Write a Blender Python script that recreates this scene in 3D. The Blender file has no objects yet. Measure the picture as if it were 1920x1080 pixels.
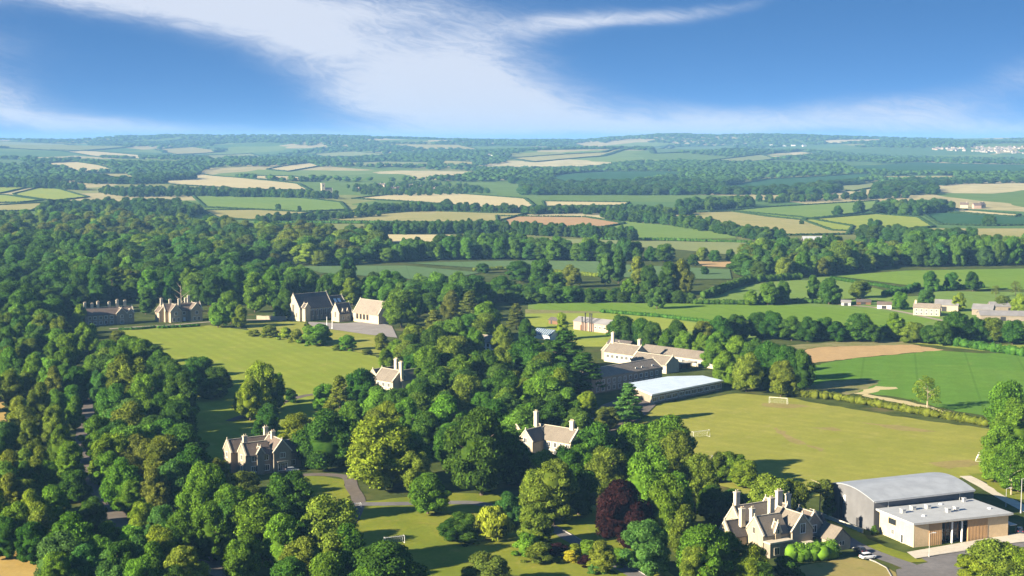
import bpy, bmesh, math, random
import numpy as np

# ------------------------------------------------------------------ camera, sky, sun, exposure
sc = bpy.context.scene
F = 2800.0            # focal length in photo pixels (1920 wide)
HOR = 262.0           # eye level row in the photo
HC = 105.0            # flying height of the camera, metres
PITCH = math.atan((540.0 - HOR) / F)
cam_d = bpy.data.cameras.new("camera")
cam = bpy.data.objects.new("camera", cam_d)
sc.collection.objects.link(cam)
sc.camera = cam
cam.location = (0, 0, HC)
cam.rotation_euler = (math.pi / 2 - PITCH, 0, 0)
cam_d.sensor_width = 36.0
cam_d.lens = 36.0 * F / 1920.0
cam_d.clip_start = 1.0
cam_d.clip_end = 90000.0

SUN_EL = math.radians(21.0)
SHADOW = math.radians(29.0)        # shadows run towards +X, turned this far towards +Y
to_sun = (-math.cos(SHADOW) * math.cos(SUN_EL), -math.sin(SHADOW) * math.cos(SUN_EL), math.sin(SUN_EL))
SKY_STRENGTH = 0.10
SUN_STRENGTH = 5.0
EXPOSURE = 1.78
HAZE_DENSITY = 7.4e-5

sun_d = bpy.data.lights.new("sun", 'SUN')
sun_d.energy = SUN_STRENGTH
sun_d.angle = math.radians(0.5)
sun_d.color = (1.0, 0.88, 0.68)
sun = bpy.data.objects.new("sun", sun_d)
sc.collection.objects.link(sun)
sun.location = (-300, -150, 300)
from mathutils import Vector
sun.rotation_euler = Vector(to_sun).to_track_quat('Z', 'Y').to_euler()

world = bpy.data.worlds.new("World")
sc.world = world
world.use_nodes = True
wt = world.node_tree
wt.nodes.clear()


class NT:
    """small helper for building node trees"""
    def __init__(self, tree):
        self.t = tree

    def n(self, typ, **kw):
        nd = self.t.nodes.new(typ)
        for k, v in kw.items():
            setattr(nd, k, v)
        return nd

    def put(self, sock, val):
        if hasattr(val, 'is_output'):
            self.t.links.new(val, sock)
        else:
            sock.default_value = val

    def m(self, op, a, b=0.0, c=0.0, clamp=False):
        nd = self.n('ShaderNodeMath', operation=op, use_clamp=clamp)
        self.put(nd.inputs[0], a)
        self.put(nd.inputs[1], b)
        self.put(nd.inputs[2], c)
        return nd.outputs[0]

    def smooth(self, v, a, b, lo=0.0, hi=1.0):
        nd = self.n('ShaderNodeMapRange', interpolation_type='SMOOTHSTEP')
        self.put(nd.inputs[0], v)
        for i, x in enumerate((a, b, lo, hi)):
            self.put(nd.inputs[i + 1], x)
        return nd.outputs[0]

    def mix(self, fac, a, b, mode='MIX'):
        nd = self.n('ShaderNodeMix', data_type='RGBA', blend_type=mode)
        self.put(nd.inputs[0], fac)
        for s, v in ((nd.inputs[6], a), (nd.inputs[7], b)):
            self.put(s, v if hasattr(v, 'is_output') else (v[0], v[1], v[2], 1.0))
        return nd.outputs[2]

    def noise(self, vec, scale, detail=3.0, rough=0.5, dist=0.0):
        nd = self.n('ShaderNodeTexNoise')
        self.put(nd.inputs['Vector'], vec)
        nd.inputs['Scale'].default_value = scale
        nd.inputs['Detail'].default_value = detail
        nd.inputs['Roughness'].default_value = rough
        nd.inputs['Distortion'].default_value = dist
        return nd.outputs['Fac']

    def xyz(self, v):
        nd = self.n('ShaderNodeSeparateXYZ')
        self.put(nd.inputs[0], v)
        return nd.outputs

    def vec(self, x, y, z):
        nd = self.n('ShaderNodeCombineXYZ')
        for i, v in enumerate((x, y, z)):
            self.put(nd.inputs[i], v)
        return nd.outputs[0]


def build_sky():
    g = NT(wt)
    d = g.n('ShaderNodeTexCoord').outputs['Generated']
    s = g.xyz(d)
    zc = g.m('MAXIMUM', s[2], 0.0)
    # the sky texture: the horizon band is compressed so that the clear blue comes down low
    sv = g.n('ShaderNodeVectorMath', operation='NORMALIZE')
    g.put(sv.inputs[0], g.vec(s[0], s[1], g.m('ADD', g.m('MULTIPLY', zc, 5.2), 0.36)))
    sky = g.n('ShaderNodeTexSky', sky_type='NISHITA', sun_disc=False)
    sky.sun_elevation = SUN_EL
    sky.sun_rotation = math.atan2(to_sun[0], to_sun[1])
    sky.altitude = 200.0
    sky.air_density = 1.0
    sky.dust_density = 0.4
    sky.ozone_density = 2.5
    g.put(sky.inputs[0], sv.outputs[0])
    blue = g.n('ShaderNodeHueSaturation')
    blue.inputs['Saturation'].default_value = 1.14
    blue.inputs['Value'].default_value = 0.70
    g.put(blue.inputs['Color'], g.mix(1.0, sky.outputs[0], (0.84, 0.93, 1.0), 'MULTIPLY'))
    # cirrus over the whole sky, streaked; u is the bearing, v the height above the horizon
    az = g.m('ARCTAN2', s[0], s[1])
    el = g.m('ARCSINE', g.m('MINIMUM', s[2], 0.999))
    wob = g.noise(g.vec(g.m('MULTIPLY', az, 8.0), g.m('MULTIPLY', el, 18.0), 0.0), 1.0, 3.0, 0.5)
    wob2 = g.noise(g.vec(g.m('MULTIPLY', az, 8.0), g.m('MULTIPLY', el, 18.0), 7.3), 1.0, 3.0, 0.5)
    U = g.m('ADD', az, g.m('MULTIPLY', g.m('SUBTRACT', wob, 0.5), 0.085))
    V = g.m('ADD', el, g.m('MULTIPLY', g.m('SUBTRACT', wob2, 0.5), 0.024))
    streak = g.noise(g.vec(g.m('ADD', g.m('MULTIPLY', U, 5.0), g.m('MULTIPLY', V, 26.0)),
                           g.m('MULTIPLY', V, 30.0), 2.0), 1.0, 7.0, 0.62, 1.0)
    fine = g.noise(g.vec(g.m('ADD', g.m('MULTIPLY', U, 26.0), g.m('MULTIPLY', V, 40.0)),
                         g.m('MULTIPLY', V, 60.0), 5.0), 1.0, 6.0, 0.64, 1.4)
    total = None
    # cloud banks: bearing, height, half width, half height, tilt, weight
    for (px, py, rx, ry, tilt, wgt) in (
            (300, 10, 330, 40, 7, 1.1), (470, 50, 210, 44, 13, 1.0), (585, 100, 80, 24, 6, .7), (740, 28, 170, 40, 0, .6),
            (845, 180, 165, 78, 0, 1.1), (880, 90, 170, 44, -14, .42), (960, 200, 250, 46, 10, .72), (1130, 232, 230, 20, 6, .5),
            (40, 196, 170, 34, 15, .75), (230, 238, 200, 16, 8, .5), (1090, 44, 120, 16, -4, .62),
            (1250, 24, 140, 11, -9, .5), (1640, 222, 190, 28, -2, .78), (1860, 156, 90, 20, -10, .3),
            (1850, 240, 130, 18, 0, .35), (1350, 226, 130, 22, 5, .62), (-260, 60, 260, 60, 10, .8),
            (2200, 70, 240, 50, -12, .8), (620, 246, 420, 14, 0, .34), (1150, 246, 420, 14, 0, .45), (1650, 246, 420, 14, 0, .35), (40, 20, 110, 12, -4, .3)):
        cu, cv = (px - 960.0) / F, (HOR - py) / F
        t = math.radians(-tilt)
        du = g.m('SUBTRACT', U, cu)
        dv = g.m('SUBTRACT', V, cv)
        a = g.m('ADD', g.m('MULTIPLY', du, math.cos(t) * F / rx), g.m('MULTIPLY', dv, math.sin(t) * F / rx))
        b = g.m('ADD', g.m('MULTIPLY', du, -math.sin(t) * F / ry), g.m('MULTIPLY', dv, math.cos(t) * F / ry))
        r2 = g.m('ADD', g.m('MULTIPLY', a, a), g.m('MULTIPLY', b, b))
        e = g.m('MULTIPLY', g.m('POWER', 2.718, g.m('MULTIPLY', r2, -0.85)), wgt)
        total = e if total is None else g.m('ADD', total, e)
    # the same cirrus goes on in the rest of the sky
    gen = g.noise(g.vec(g.m('MULTIPLY', az, 3.2), g.m('MULTIPLY', el, 12.0), 11.0), 1.0, 3.0, 0.5)
    gen = g.smooth(gen, 0.52, 0.72, 0.0, 0.5)
    side = g.smooth(g.m('ABSOLUTE', az), 0.42, 0.62)
    high = g.smooth(el, 0.11, 0.2)
    total = g.m('ADD', total, g.m('MULTIPLY', gen, g.m('MAXIMUM', side, high)))
    tex = g.m('ADD', g.m('MULTIPLY', streak, 0.95), g.m('MULTIPLY', fine, 0.60))
    dens = g.m('MULTIPLY', total, g.m('ADD', tex, 0.40))
    fib = g.noise(g.vec(g.m('ADD', g.m('MULTIPLY', U, 46.0), g.m('MULTIPLY', V, 90.0)), g.m('MULTIPLY', V, 120.0), 9.0), 1.0, 6.0, 0.66, 1.8)
    dens = g.m('MULTIPLY', dens, g.smooth(fib, 0.3, 0.7, 0.80, 1.15))
    dens = g.smooth(dens, 0.02, 1.42, 0.0, 0.96)
    cloud = g.n('ShaderNodeRGB')
    cloud.outputs[0].default_value = (2.10, 2.28, 2.64, 1.0)
    col = g.mix(dens, blue.outputs[0], cloud.outputs[0])
    bg = g.n('ShaderNodeBackground')
    g.put(bg.inputs[0], col)
    bg.inputs[1].default_value = SKY_STRENGTH
    out = g.n('ShaderNodeOutputWorld')
    g.put(out.inputs[0], bg.outputs[0])


build_sky()
sc.view_settings.view_transform = 'Standard'
sc.view_settings.look = 'None'
sc.view_settings.gamma = 1.0
sc.view_settings.use_curve_mapping = False
sc.view_settings.exposure = EXPOSURE
sc.render.engine = 'CYCLES'
cy = sc.cycles
cy.use_denoising = True
cy.max_bounces = 5
cy.diffuse_bounces = 1
cy.glossy_bounces = 2
cy.transmission_bounces = 3
cy.transparent_max_bounces = 6
cy.volume_bounces = 0
cy.caustics_reflective = False
cy.caustics_refractive = False

rng = np.random.default_rng(7)
random.seed(7)
C = sc.collection

# ------------------------------------------------------------------ terrain and the pixel -> ground map
_D = np.array([-4000, 1300, 1900, 2500, 3200, 4200, 5500, 7000, 8500, 9500, 10600, 13000, 18000, 60000], float)
_Hh = np.array([0, 0, -3, 0, 6, 16, 31, 54, 82, 112, 104, 70, 85, 85], float)
_dd = np.linspace(-4000, 32000, 3601)
_hh = np.interp(_dd, _D, _Hh)
_k = np.hanning(61)
_k /= _k.sum()
_hh = np.convolve(np.pad(_hh, 30, mode='edge'), _k, 'valid')
_hh[_dd < 900] = 0
_SU = np.array([-3000, -400, 0, 150, 220, 330, 600, 720, 1100, 1150, 1250, 1340, 1500, 1920, 2400, 6000], float)
_SY = np.array([262, 266, 266, 262, 255, 252, 255, 260, 262, 258, 255, 260, 258, 256, 259, 260], float)


def height(X, Y):
    X = np.asarray(X, float)
    Y = np.asarray(Y, float)
    h = np.interp(Y, _dd, _hh)
    u = 960 + X / np.maximum(Y, 500) * F
    ridge = HC - (np.interp(u, _SU, _SY) - HOR) * 9500 / F
    w = np.exp(-((Y - 9400) / 1100.0) ** 2)
    h = h + w * (ridge - 112)
    a1 = np.clip((Y - 1500) / 1500, 0, 1) * 3.0
    h = h + a1 * (np.sin(X / 240 + 1.3) * np.cos(Y / 310 + X / 900) + 0.6 * np.sin(Y / 190 - X / 420 + .5))
    a2 = np.clip((Y - 3800) / 2500, 0, 1) * 12.5 * np.clip((11500 - Y) / 2000, 0, 1)
    h = h + a2 * (np.sin(X / 420 + Y / 900) + 0.7 * np.sin(Y / 480 - X / 700 + 2))
    return h


def ray(x, y):
    x = np.asarray(x, float)
    y = np.asarray(y, float)
    cp, sp = math.cos(PITCH), math.sin(PITCH)
    a = x - 960.0
    b = 540.0 - y
    return a, F * cp + b * sp, -F * sp + b * cp


_Ys = np.concatenate([np.linspace(250, 1400, 300), np.geomspace(1405, 12000, 900)])


def hit(x, y, z=0.0):
    """photo pixel -> point on the terrain (or z metres above it)"""
    dx, dy, dz = (float(v) for v in ray(x, y))
    X = dx / dy * _Ys
    Z = HC + dz / dy * _Ys
    f = Z - (height(X, _Ys) + z)
    neg = np.nonzero(f <= 0)[0]
    if len(neg) == 0:
        i = int(np.argmin(np.abs(f)))
        Y = _Ys[i]
    elif neg[0] == 0:
        Y = (z - HC) / dz * dy
    else:
        i = neg[0]
        t = f[i - 1] / (f[i - 1] - f[i])
        Y = _Ys[i - 1] + t * (_Ys[i] - _Ys[i - 1])
    return float(dx / dy * Y), float(Y)


def project(X, Y, Z):
    cp, sp = math.cos(PITCH), math.sin(PITCH)
    dz = Z - HC
    dep = Y * cp - dz * sp
    up = Y * sp + dz * cp
    return 960 + F * X / dep, 540 - F * up / dep


def scale_at(Y):
    return Y / F          # metres per photo pixel


# ------------------------------------------------------------------ mesh helpers
def tag(o, label=None, cat=None, group=None, kind=None):
    if label:
        o['label'] = label
    if cat:
        o['category'] = cat
    if group:
        o['group'] = group
    if kind:
        o['kind'] = kind
    return o


def link(name, data, mat=None, parent=None):
    o = bpy.data.objects.new(name, data)
    C.objects.link(o)
    if mat is not None and data is not None:
        data.materials.append(mat)
    if parent is not None:
        o.parent = parent
    return o


def empty(name, loc, rz=0.0):
    o = bpy.data.objects.new(name, None)
    o.empty_display_size = 1.0
    C.objects.link(o)
    o.location = loc
    o.rotation_euler = (0, 0, rz)
    return o


def mesh_np(name, verts, tris, tint=None, attr='tint'):
    verts = np.ascontiguousarray(verts, np.float32)
    tris = np.ascontiguousarray(tris, np.int32)
    me = bpy.data.meshes.new(name)
    n, m = len(verts), len(tris)
    me.vertices.add(n)
    me.vertices.foreach_set('co', verts.ravel())
    me.loops.add(m * 3)
    me.loops.foreach_set('vertex_index', tris.ravel())
    me.polygons.add(m)
    me.polygons.foreach_set('loop_start', np.arange(0, m * 3, 3, dtype=np.int32))
    if tint is not None:
        at = me.attributes.new(attr, 'FLOAT_COLOR', 'POINT')
        at.data.foreach_set('color', np.ascontiguousarray(tint, np.float32).ravel())
    me.update(calc_edges=True)
    return me


class MB:
    def __init__(self):
        self.v = []
        self.f = []

    def add(self, vs, fs):
        o = len(self.v)
        self.v += [tuple(p) for p in vs]
        self.f += [tuple(i + o for i in q) for q in fs]
        return self

    def box(self, x0, x1, y0, y1, z0, z1):
        return self.add([(x0, y0, z0), (x1, y0, z0), (x1, y1, z0), (x0, y1, z0),
                         (x0, y0, z1), (x1, y0, z1), (x1, y1, z1), (x0, y1, z1)],
                        [(0, 3, 2, 1), (4, 5, 6, 7), (0, 1, 5, 4), (1, 2, 6, 5), (2, 3, 7, 6), (3, 0, 4, 7)])

    def prism(self, pts, z0, z1):
        n = len(pts)
        vs = [(p[0], p[1], z0) for p in pts] + [(p[0], p[1], z1) for p in pts]
        fs = [tuple(range(n - 1, -1, -1)), tuple(range(n, 2 * n))]
        fs += [(i, (i + 1) % n, n + (i + 1) % n, n + i) for i in range(n)]
        return self.add(vs, fs)

    def tube(self, p0, p1, r0, r1=None, n=8):
        r1 = r0 if r1 is None else r1
        a, b = Vector(p0), Vector(p1)
        d = (b - a).normalized()
        q = d.orthogonal().normalized()
        w = d.cross(q)
        vs = []
        for c, r in ((a, r0), (b, r1)):
            for i in range(n):
                t = 2 * math.pi * i / n
                vs.append(c + q * (r * math.cos(t)) + w * (r * math.sin(t)))
        fs = [(i, (i + 1) % n, n + (i + 1) % n, n + i) for i in range(n)]
        fs += [tuple(range(n - 1, -1, -1)), tuple(range(n, 2 * n))]
        return self.add(vs, fs)

    def bar(self, p0, p1, w, h):
        """a straight bar of rectangular section between two points"""
        a, b = Vector(p0), Vector(p1)
        d = (b - a).normalized()
        s = d.cross(Vector((0, 0, 1)))
        if s.length < 1e-4:
            s = Vector((1, 0, 0))
        s.normalize()
        u = s.cross(d)
        vs = []
        for c in (a, b):
            for (i, j) in ((-1, -1), (1, -1), (1, 1), (-1, 1)):
                vs.append(c + s * (i * w / 2) + u * (j * h / 2))
        return self.add(vs, [(3, 2, 1, 0), (4, 5, 6, 7), (0, 1, 5, 4), (1, 2, 6, 5), (2, 3, 7, 6), (3, 0, 4, 7)])

    def build(self, name, mat, parent=None, bevel=0.0):
        me = bpy.data.meshes.new(name)
        me.from_pydata(self.v, [], self.f)
        bm = bmesh.new()
        bm.from_mesh(me)
        bmesh.ops.recalc_face_normals(bm, faces=bm.faces)
        bm.to_mesh(me)
        bm.free()
        me.update()
        return link(name, me, mat, parent)


# ------------------------------------------------------------------ materials
def new_mat(name):
    m = bpy.data.materials.new(name)
    m.use_nodes = True
    m.node_tree.nodes.clear()
    g = NT(m.node_tree)
    out = g.n('ShaderNodeOutputMaterial')
    return m, g, out


def principled(g, out, col, rough=0.85, spec=0.25, metal=0.0, normal=None):
    p = g.n('ShaderNodeBsdfPrincipled')
    g.put(p.inputs['Base Color'], col if hasattr(col, 'is_output') else (col[0], col[1], col[2], 1))
    g.put(p.inputs['Roughness'], rough)
    p.inputs['Specular IOR Level'].default_value = spec
    p.inputs['Metallic'].default_value = metal
    if normal is not None:
        g.put(p.inputs['Normal'], normal)
    g.put(out.inputs[0], p.outputs[0])
    return p


def mat_plain(name, col, rough=0.8, var=0.18, scale=1.5, spec=0.25, metal=0.0, bump=0.0):
    m, g, out = new_mat(name)
    tc = g.n('ShaderNodeTexCoord').outputs['Object']
    a = g.noise(tc, scale, 4.0, 0.6)
    b = g.noise(tc, scale * 7, 3.0, 0.6)
    k = g.m('ADD', g.m('MULTIPLY', a, 0.65), g.m('MULTIPLY', b, 0.35))
    k = g.smooth(k, 0.3, 0.7)
    c = g.mix(k, [x * (1 - var) for x in col], [min(1, x * (1 + var)) for x in col])
    nrm = None
    if bump:
        bn = g.n('ShaderNodeBump')
        bn.inputs['Strength'].default_value = bump
        bn.inputs['Distance'].default_value = 0.05
        g.put(bn.inputs['Height'], b)
        nrm = bn.outputs[0]
    principled(g, out, c, rough, spec, metal, nrm)
    return m


def mat_stone(name, c1, c2, mortar, bw=0.6, bh=0.28):
    m, g, out = new_mat(name)
    tc = g.n('ShaderNodeTexCoord').outputs['Object']
    s = g.xyz(tc)
    br = g.n('ShaderNodeTexBrick')
    g.put(br.inputs['Vector'], g.vec(g.m('ADD', s[0], s[1]), s[2], 0.0))
    br.inputs['Color1'].default_value = (*c1, 1)
    br.inputs['Color2'].default_value = (*c2, 1)
    br.inputs['Mortar'].default_value = (*mortar, 1)
    br.inputs['Scale'].default_value = 1.0
    br.inputs['Brick Width'].default_value = bw
    br.inputs['Row Height'].default_value = bh
    br.inputs['Mortar Size'].default_value = 0.018
    n1 = g.smooth(g.noise(tc, 0.35, 4, 0.6), 0.35, 0.75)
    stain = g.smooth(g.noise(g.vec(g.m('MULTIPLY', s[0], 1.5), g.m('MULTIPLY', s[1], 1.5), g.m('MULTIPLY', s[2], .25)), 1.0, 4, .6), 0.45, 0.8)
    c = g.mix(g.m('MULTIPLY', n1, 0.35), br.outputs['Color'], [x * 0.62 for x in c1])
    c = g.mix(g.m('MULTIPLY', stain, 0.35), c, [x * 0.5 for x in c2])
    principled(g, out, c, 0.9, 0.15)
    return m


def mat_roof(name, c1, c2, course=0.28):
    m, g, out = new_mat(name)
    tc = g.n('ShaderNodeTexCoord').outputs['Object']
    s = g.xyz(tc)
    br = g.n('ShaderNodeTexBrick')
    g.put(br.inputs['Vector'], g.vec(g.m('ADD', s[0], g.m('MULTIPLY', s[1], 0.7)), g.m('MULTIPLY', s[2], 1.35), 0.0))
    br.inputs['Color1'].default_value = (*c1, 1)
    br.inputs['Color2'].default_value = (*c2, 1)
    br.inputs['Mortar'].default_value = (*[x * 0.45 for x in c1], 1)
    br.inputs['Scale'].default_value = 1.0
    br.inputs['Brick Width'].default_value = course * 1.1
    br.inputs['Row Height'].default_value = course
    br.inputs['Mortar Size'].default_value = 0.02
    n1 = g.smooth(g.noise(tc, 0.28, 5, 0.65), 0.38, 0.72)
    lich = g.smooth(g.noise(tc, 1.1, 5, 0.7), 0.56, 0.74)
    c = g.mix(g.m('MULTIPLY', n1, 0.55), br.outputs['Color'], [x * 0.55 for x in c2])
    c = g.mix(g.m('MULTIPLY', lich, 0.5), c, (0.30, 0.28, 0.20))
    principled(g, out, c, 0.88, 0.2)
    return m


def mat_ribbed(name, col, pitch=0.35, axis=0, rough=0.45, spec=0.4, depth=0.03):
    m, g, out = new_mat(name)
    tc = g.n('ShaderNodeTexCoord').outputs['Object']
    s = g.xyz(tc)
    w = g.m('FRACT', g.m('DIVIDE', s[axis], pitch))
    rib = g.smooth(g.m('ABSOLUTE', g.m('SUBTRACT', w, 0.5)), 0.34, 0.46)
    bn = g.n('ShaderNodeBump')
    bn.inputs['Strength'].default_value = 0.6
    bn.inputs['Distance'].default_value = depth
    g.put(bn.inputs['Height'], rib)
    n1 = g.smooth(g.noise(tc, 0.25, 4, 0.6), 0.3, 0.75)
    n2 = g.noise(tc, 2.2, 4, 0.6)
    c = g.mix(n1, [x * 0.86 for x in col], [x * 1.1 for x in col])
    c = g.mix(g.m('MULTIPLY', n2, 0.22), c, [x * 0.7 for x in col])
    principled(g, out, c, rough, spec, 0.0, bn.outputs[0])
    return m


def mat_glass(name, col=(0.02, 0.025, 0.03)):
    m, g, out = new_mat(name)
    principled(g, out, col, 0.08, 0.7)
    return m


def mat_field(name, c1, c2, c3=None, stripe=0.0, angle=0.0, period=12.0, patch=60.0, tram=0.0):
    """ground cover: two colours blended by large patches, a third in small flecks, drill or mowing lines"""
    m, g, out = new_mat(name)
    pos = g.n('ShaderNodeNewGeometry').outputs['Position']
    s = g.xyz(pos)
    big = g.smooth(g.noise(pos, 1.0 / patch, 4, 0.55, 0.6), 0.34, 0.68)
    mid = g.noise(pos, 1.0 / 7.0, 4, 0.62)
    fine = g.noise(pos, 1.0 / 1.3, 3, 0.65)
    c = g.mix(big, c1, c2)
    if c3 is not None:
        fl = g.smooth(g.noise(pos, 1.0 / (patch * 0.33), 5, 0.65, 0.8), 0.55, 0.74)
        c = g.mix(g.m('MULTIPLY', fl, 0.85), c, c3)
    lum = g.m('ADD', g.m('MULTIPLY', mid, 0.5), g.m('MULTIPLY', fine, 0.5))
    c = g.mix(g.smooth(lum, 0.3, 0.7, 0.0, 0.55), c, [x * 0.62 for x in c1])
    if stripe:
        t = g.m('ADD', g.m('MULTIPLY', s[0], math.cos(angle)), g.m('MULTIPLY', s[1], math.sin(angle)))
        t = g.m('ADD', t, g.m('MULTIPLY', mid, 1.2))
        w = g.m('SINE', g.m('MULTIPLY', t, 2 * math.pi / period))
        c = g.mix(g.smooth(w, -0.5, 0.5, 0.0, stripe), c, [x * 0.7 for x in c2])
    if tram:
        t = g.m('ADD', g.m('MULTIPLY', s[0], math.cos(angle)), g.m('MULTIPLY', s[1], math.sin(angle)))
        w = g.m('ABSOLUTE', g.m('SUBTRACT', g.m('FRACT', g.m('DIVIDE', t, 24.0)), 0.5))
        c = g.mix(g.smooth(w, 0.012, 0.03, tram, 0.0), c, [x * 0.55 for x in c1])
    principled(g, out, c, 1.0, 0.0)
    return m


def mat_leaf(name, dark, light, trans=0.28, attr=False):
    m, g, out = new_mat(name)
    oi = g.n('ShaderNodeObjectInfo')
    tc = g.n('ShaderNodeTexCoord').outputs['Object']
    pos = g.n('ShaderNodeNewGeometry').outputs['Position']
    k = g.smooth(g.noise(pos, 0.45, 3, 0.6), 0.3, 0.7)
    rnd = oi.outputs['Random']
    c = g.mix(k, dark, light)
    fl = g.n('ShaderNodeAttribute', attribute_name='fleck')
    if attr != True:
        c = g.mix(1.0, c, fl.outputs['Color'], 'MULTIPLY')
    if attr:
        at = g.n('ShaderNodeAttribute', attribute_name='tint', attribute_type='INSTANCER' if attr == 'inst' else 'GEOMETRY')
        c = g.mix(1.0, c, at.outputs['Color'], 'MULTIPLY')
    else:
        hs = g.n('ShaderNodeHueSaturation')
        g.put(hs.inputs['Hue'], g.m('ADD', 0.485, g.m('MULTIPLY', rnd, 0.03)))
        g.put(hs.inputs['Value'], g.m('ADD', 0.78, g.m('MULTIPLY', g.m('FRACT', g.m('MULTIPLY', rnd, 17.31)), 0.44)))
        g.put(hs.inputs['Color'], c)
        c = hs.outputs[0]
    d = g.n('ShaderNodeBsdfDiffuse')
    g.put(d.inputs[0], c)
    t = g.n('ShaderNodeBsdfTranslucent')
    g.put(t.inputs[0], g.mix(1.0, c, (1.15, 1.1, 0.6), 'MULTIPLY'))
    mx = g.n('ShaderNodeMixShader')
    mx.inputs[0].default_value = trans
    g.put(mx.inputs[1], d.outputs[0])
    g.put(mx.inputs[2], t.outputs[0])
    g.put(out.inputs[0], mx.outputs[0])
    return m


LEAF = {
    'g': mat_leaf('leaf_green', (0.064, 0.138, 0.013), (0.131, 0.243, 0.022)),
    'd': mat_leaf('leaf_dark', (0.031, 0.083, 0.012), (0.073, 0.152, 0.018)),
    'o': mat_leaf('leaf_olive', (0.094, 0.135, 0.016), (0.183, 0.230, 0.028)),
    'y': mat_leaf('leaf_yellow_green', (0.105, 0.165, 0.013), (0.205, 0.275, 0.024)),
    'b': mat_leaf('leaf_blue_green', (0.044, 0.115, 0.024), (0.092, 0.196, 0.038)),
    'k': mat_leaf('leaf_copper', (0.014, 0.006, 0.007), (0.038, 0.013, 0.014)),
    'n': mat_leaf('leaf_brown', (0.074, 0.100, 0.016), (0.144, 0.175, 0.030)),
    'w': mat_leaf('leaf_golden', (0.165, 0.195, 0.018), (0.310, 0.340, 0.034)),
    'l': mat_leaf('leaf_lemon', (0.260, 0.220, 0.016), (0.400, 0.330, 0.026)),
}
HUE = {'g': 'mid-green', 'd': 'dark green', 'o': 'olive', 'y': 'yellow-green', 'b': 'blue-green', 'k': 'copper-purple',
       'n': 'brownish', 'w': 'golden-green', 'l': 'bright yellow'}
WOODINST = mat_leaf('leaf_wood_crowns', (0.8, 0.8, 0.8), (1.2, 1.2, 1.2), 0.25, attr='inst')
WOODLEAF = mat_leaf('leaf_woodland', (0.8, 0.8, 0.8), (1.2, 1.2, 1.2), 0.15, attr=True)
BARK = mat_plain('bark', (0.105, 0.080, 0.055), 0.95, 0.35, 3.0)
PALEBARK = mat_plain('pale_bark', (0.36, 0.30, 0.20), 0.95, 0.3, 3.0)

# ------------------------------------------------------------------ the ground sheet
def ground_material():
    m, g, out = new_mat('ground')
    pos = g.n('ShaderNodeNewGeometry').outputs['Position']
    s = g.xyz(pos)
    # far away the land is a patchwork of fields: irregular cells each with a crop colour
    wob = g.noise(pos, 1 / 500.0, 2, 0.5)
    px = g.m('ADD', g.m('MULTIPLY', s[0], 1 / 330.0), g.m('MULTIPLY', wob, 0.9))
    py = g.m('ADD', g.m('MULTIPLY', s[1], 1 / 520.0), g.m('MULTIPLY', wob, 0.6))
    vo = g.n('ShaderNodeTexVoronoi', voronoi_dimensions='2D', distance='CHEBYCHEV')
    g.put(vo.inputs['Vector'], g.vec(px, py, 0.0))
    vo.inputs['Scale'].default_value = 1.0
    vo.inputs['Randomness'].default_value = 0.85
    r = g.xyz(vo.outputs['Color'])[0]
    ramp = g.n('ShaderNodeValToRGB')
    ramp.color_ramp.interpolation = 'CONSTANT'
    cols = [(0.0, (0.120, 0.190, 0.045)), (0.2, (0.090, 0.165, 0.050)), (0.36, (0.220, 0.235, 0.075)),
            (0.5, (0.400, 0.340, 0.170)), (0.62, (0.080, 0.155, 0.055)), (0.76, (0.160, 0.225, 0.055)),
            (0.9, (0.480, 0.410, 0.220))]
    els = ramp.color_ramp.elements
    while len(els) < len(cols):
        els.new(0.5)
    for e, (p, c) in zip(els, cols):
        e.position = p
        e.color = (*c, 1)
    g.put(ramp.inputs[0], r)
    n1 = g.smooth(g.noise(pos, 1 / 45.0, 5, 0.6), 0.3, 0.7)
    far = g.mix(g.m('MULTIPLY', n1, 0.35), ramp.outputs[0], (0.06, 0.09, 0.03))
    n2 = g.smooth(g.noise(pos, 1 / 9.0, 5, 0.65), 0.3, 0.7)
    near = g.mix(n2, (0.040, 0.058, 0.016), (0.085, 0.105, 0.028))
    near = g.mix(g.smooth(g.noise(pos, 1 / 22.0, 4, 0.6), 0.55, 0.75), near, (0.15, 0.12, 0.05))
    c = g.mix(g.smooth(s[1], 1300.0, 1900.0), near, far)
    principled(g, out, c, 1.0, 0.0)
    return m


def build_ground():
    rows = np.concatenate([np.linspace(-1500, 200, 8), np.geomspace(230, 30000, 330)])
    ks = np.linspace(-1, 1, 171)
    X = np.outer(np.maximum(rows, 0) * 0.62 + 420, ks)
    Y = np.repeat(rows[:, None], len(ks), 1)
    Z = height(X, Y)
    V = np.stack([X, Y, Z], -1).reshape(-1, 3)
    nr, nc = len(rows), len(ks)
    i = np.arange(nr - 1)[:, None] * nc + np.arange(nc - 1)[None, :]
    a, b, c, d = i, i + 1, i + nc + 1, i + nc
    T = np.concatenate([np.stack([a, b, c], -1).reshape(-1, 3), np.stack([a, c, d], -1).reshape(-1, 3)])
    me = mesh_np('ground', V, T)
    me.polygons.foreach_set('use_smooth', np.ones(len(T), bool))
    o = link('ground', me, ground_material())
    tag(o, 'rolling farmland ground reaching from the grounds to the far ridge', 'ground', kind='structure')


build_ground()

FIELD_POLYS = []          # world polygons of the distant fields: trees keep off them


def in_poly(X, Y, P):
    X = np.asarray(X, float)
    Y = np.asarray(Y, float)
    r = np.zeros(X.shape, bool)
    n = len(P)
    for i in range(n):
        x1, y1 = P[i]
        x2, y2 = P[(i + 1) % n]
        if y1 == y2:
            continue
        c = ((y1 > Y) != (y2 > Y)) & (X < (x2 - x1) * (Y - y1) / (y2 - y1) + x1)
        r ^= c
    return r


_layer = [0]


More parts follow.
